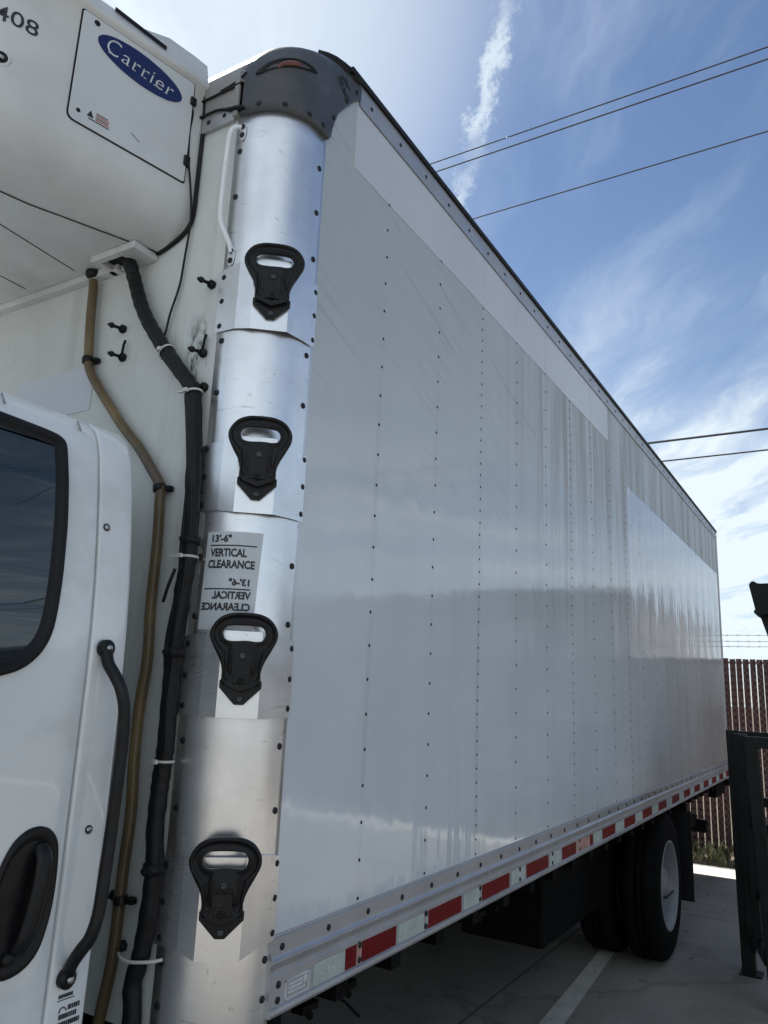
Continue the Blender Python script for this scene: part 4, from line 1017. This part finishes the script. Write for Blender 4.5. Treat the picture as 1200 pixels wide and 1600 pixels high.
sqbar('cross_bar', (4.74, -.50, 1.13), (4.72, -1.75, 1.13), .06); sqbar('cross_bar', (4.74, -.50, .93), (4.72, -1.75, .93), .12)
sqbar('side_bar', (4.72, -.52, .62), (4.05, -.69, .62), .05); sqbar('side_bar', (4.72, -.52, 1.33), (4.05, -.66, 1.33), .05)
for yy in (-.95, -1.2, -1.45): sqbar('upright', (4.72, yy, .3), (4.72, yy, 1.56), .04)
sqbar('brace', (4.70, -.52, .15), (4.05, -.66, 1.45), .035)
MB().box(4.66, 4.80, -.57, -.43, 0, .012).build('foot_plate', M_frm, rack)
bx = MB().box(4.62, 4.70, -.66, -.56, .98, 1.04); bx.build('hinge_block', M_galv, rack, bevel=.006)

# ------------------------------------------------------------------ dark hooded arm against the sky, upper right
arm = empty('steel_hood', (4.5, -1.55, 0), 'black angular steel hood on a slanting brace jutting in from the right edge', 'steel hood')
def yz(pts_, x_=4.42, d_=.18, name='hood', mt=M_frm): return MB().poly([(x_, a, b_) for a, b_ in pts_], (d_, 0, 0)).build(name, mt, arm, bevel=.006)
yz([(-.668, 2.640), (-.682, 2.662), (-.700, 2.668), (-.722, 2.652), (-.745, 2.648), (-1.60, 2.66), (-1.60, 2.40), (-.702, 2.452)])
yz([(-.690, 2.446), (-.702, 2.462), (-1.6, 2.44), (-1.6, 2.40), (-.720, 2.420), (-.700, 2.428)], 4.39, .24, 'rim_lip')
yz([(-.722, 2.43), (-.85, 2.43), (-.95, 2.05), (-1.45, 1.0), (-1.55, 1.0), (-1.02, 2.05), (-.80, 2.13)][:2] + [(-1.55, 1.3), (-1.55, 1.12), (-.815, 2.10)], 4.46, .10, 'brace')
MB().box(4.44, 4.56, -1.64, -1.52, 0, 2.46).build('post', M_frm, arm, bevel=.006)

# ------------------------------------------------------------------ overhead lines, parallel to the fence
XL = 10.5
for label, z, r_, sl_ in (('highest of the three thin power lines crossing the upper right sky', 12.36, .0125, -.006), ('middle power line running just under the highest one in the upper sky', 12.13, .0135, -.004), ('single power line below the close pair in the upper right sky', 10.79, .0115, -.012), ('thick dark cable meeting the far end of the truck roof', 5.80, .018, .0), ('thin cable just beneath the thick one beside the truck rear', 5.475, .012, .0)):
    mb = MB(); mb.tube([(XL + .012 * 0, yq, z + sl_ * 0 + .00022 * (yq - 1) ** 2) for yq in [-60 + 4 * j for j in range(31)]], r_, 6)
    tag(mb.build('overhead_cable', M_wire), label, 'cable', 'overhead cables')

# ------------------------------------------------------------------ low warehouse past the fence, mirrored in the truck's side
bl = empty('warehouse', (22, -20, -.06), 'low beige warehouse with grey roller doors beyond the fence to the right', 'building')
MB().box(22, 36, -36, -4.25, -.06, 4.95).build('wall', M_bld, bl); MB().box(21.8, 36.2, -36.2, -4.1, 4.95, 5.12).build('roof', M_galv, bl)
for k in range(4):
    d0 = -33 + k * 7.2; mb = MB()
    for j in range(14): mb.box(21.93, 21.995, d0, d0 + 4.2, .0 + j * .27, .25 + j * .27)
    mb.build('roller_door', M_dim, bl)

# ------------------------------------------------------------------ unseen second truck, added to block light beneath the first one
blocker = empty('box_truck', (2.2, 4.6, 0), 'unseen second box truck added on the far side to keep the ground beneath the first dark', 'truck')
MB().box(-2.0, 6.2, 3.4, 5.85, 1.0, 3.7).build('cargo_box', M_wall, blocker, bevel=.03)
MB().box(-4.0, -2.3, 3.5, 5.75, .6, 2.4).build('cab', M_cab, blocker, bevel=.12)
MB().box(-3.9, 6.0, 4.1, 5.2, .5, .98).build('chassis', M_under, blocker)
for x_ in (-3.1, 3.6):
    for y_, sg in ((3.45, 1), (5.8, -1)):
        MB().lathe([(.0001, .03), (.28, .03), (.30, 0), (.46, .01), (.5, .06), (.5, .24), (.46, .28), (.0001, .28)], (x_, y_, .5), (0, sg, 0), 32).build('wheel', M_tyre, blocker)
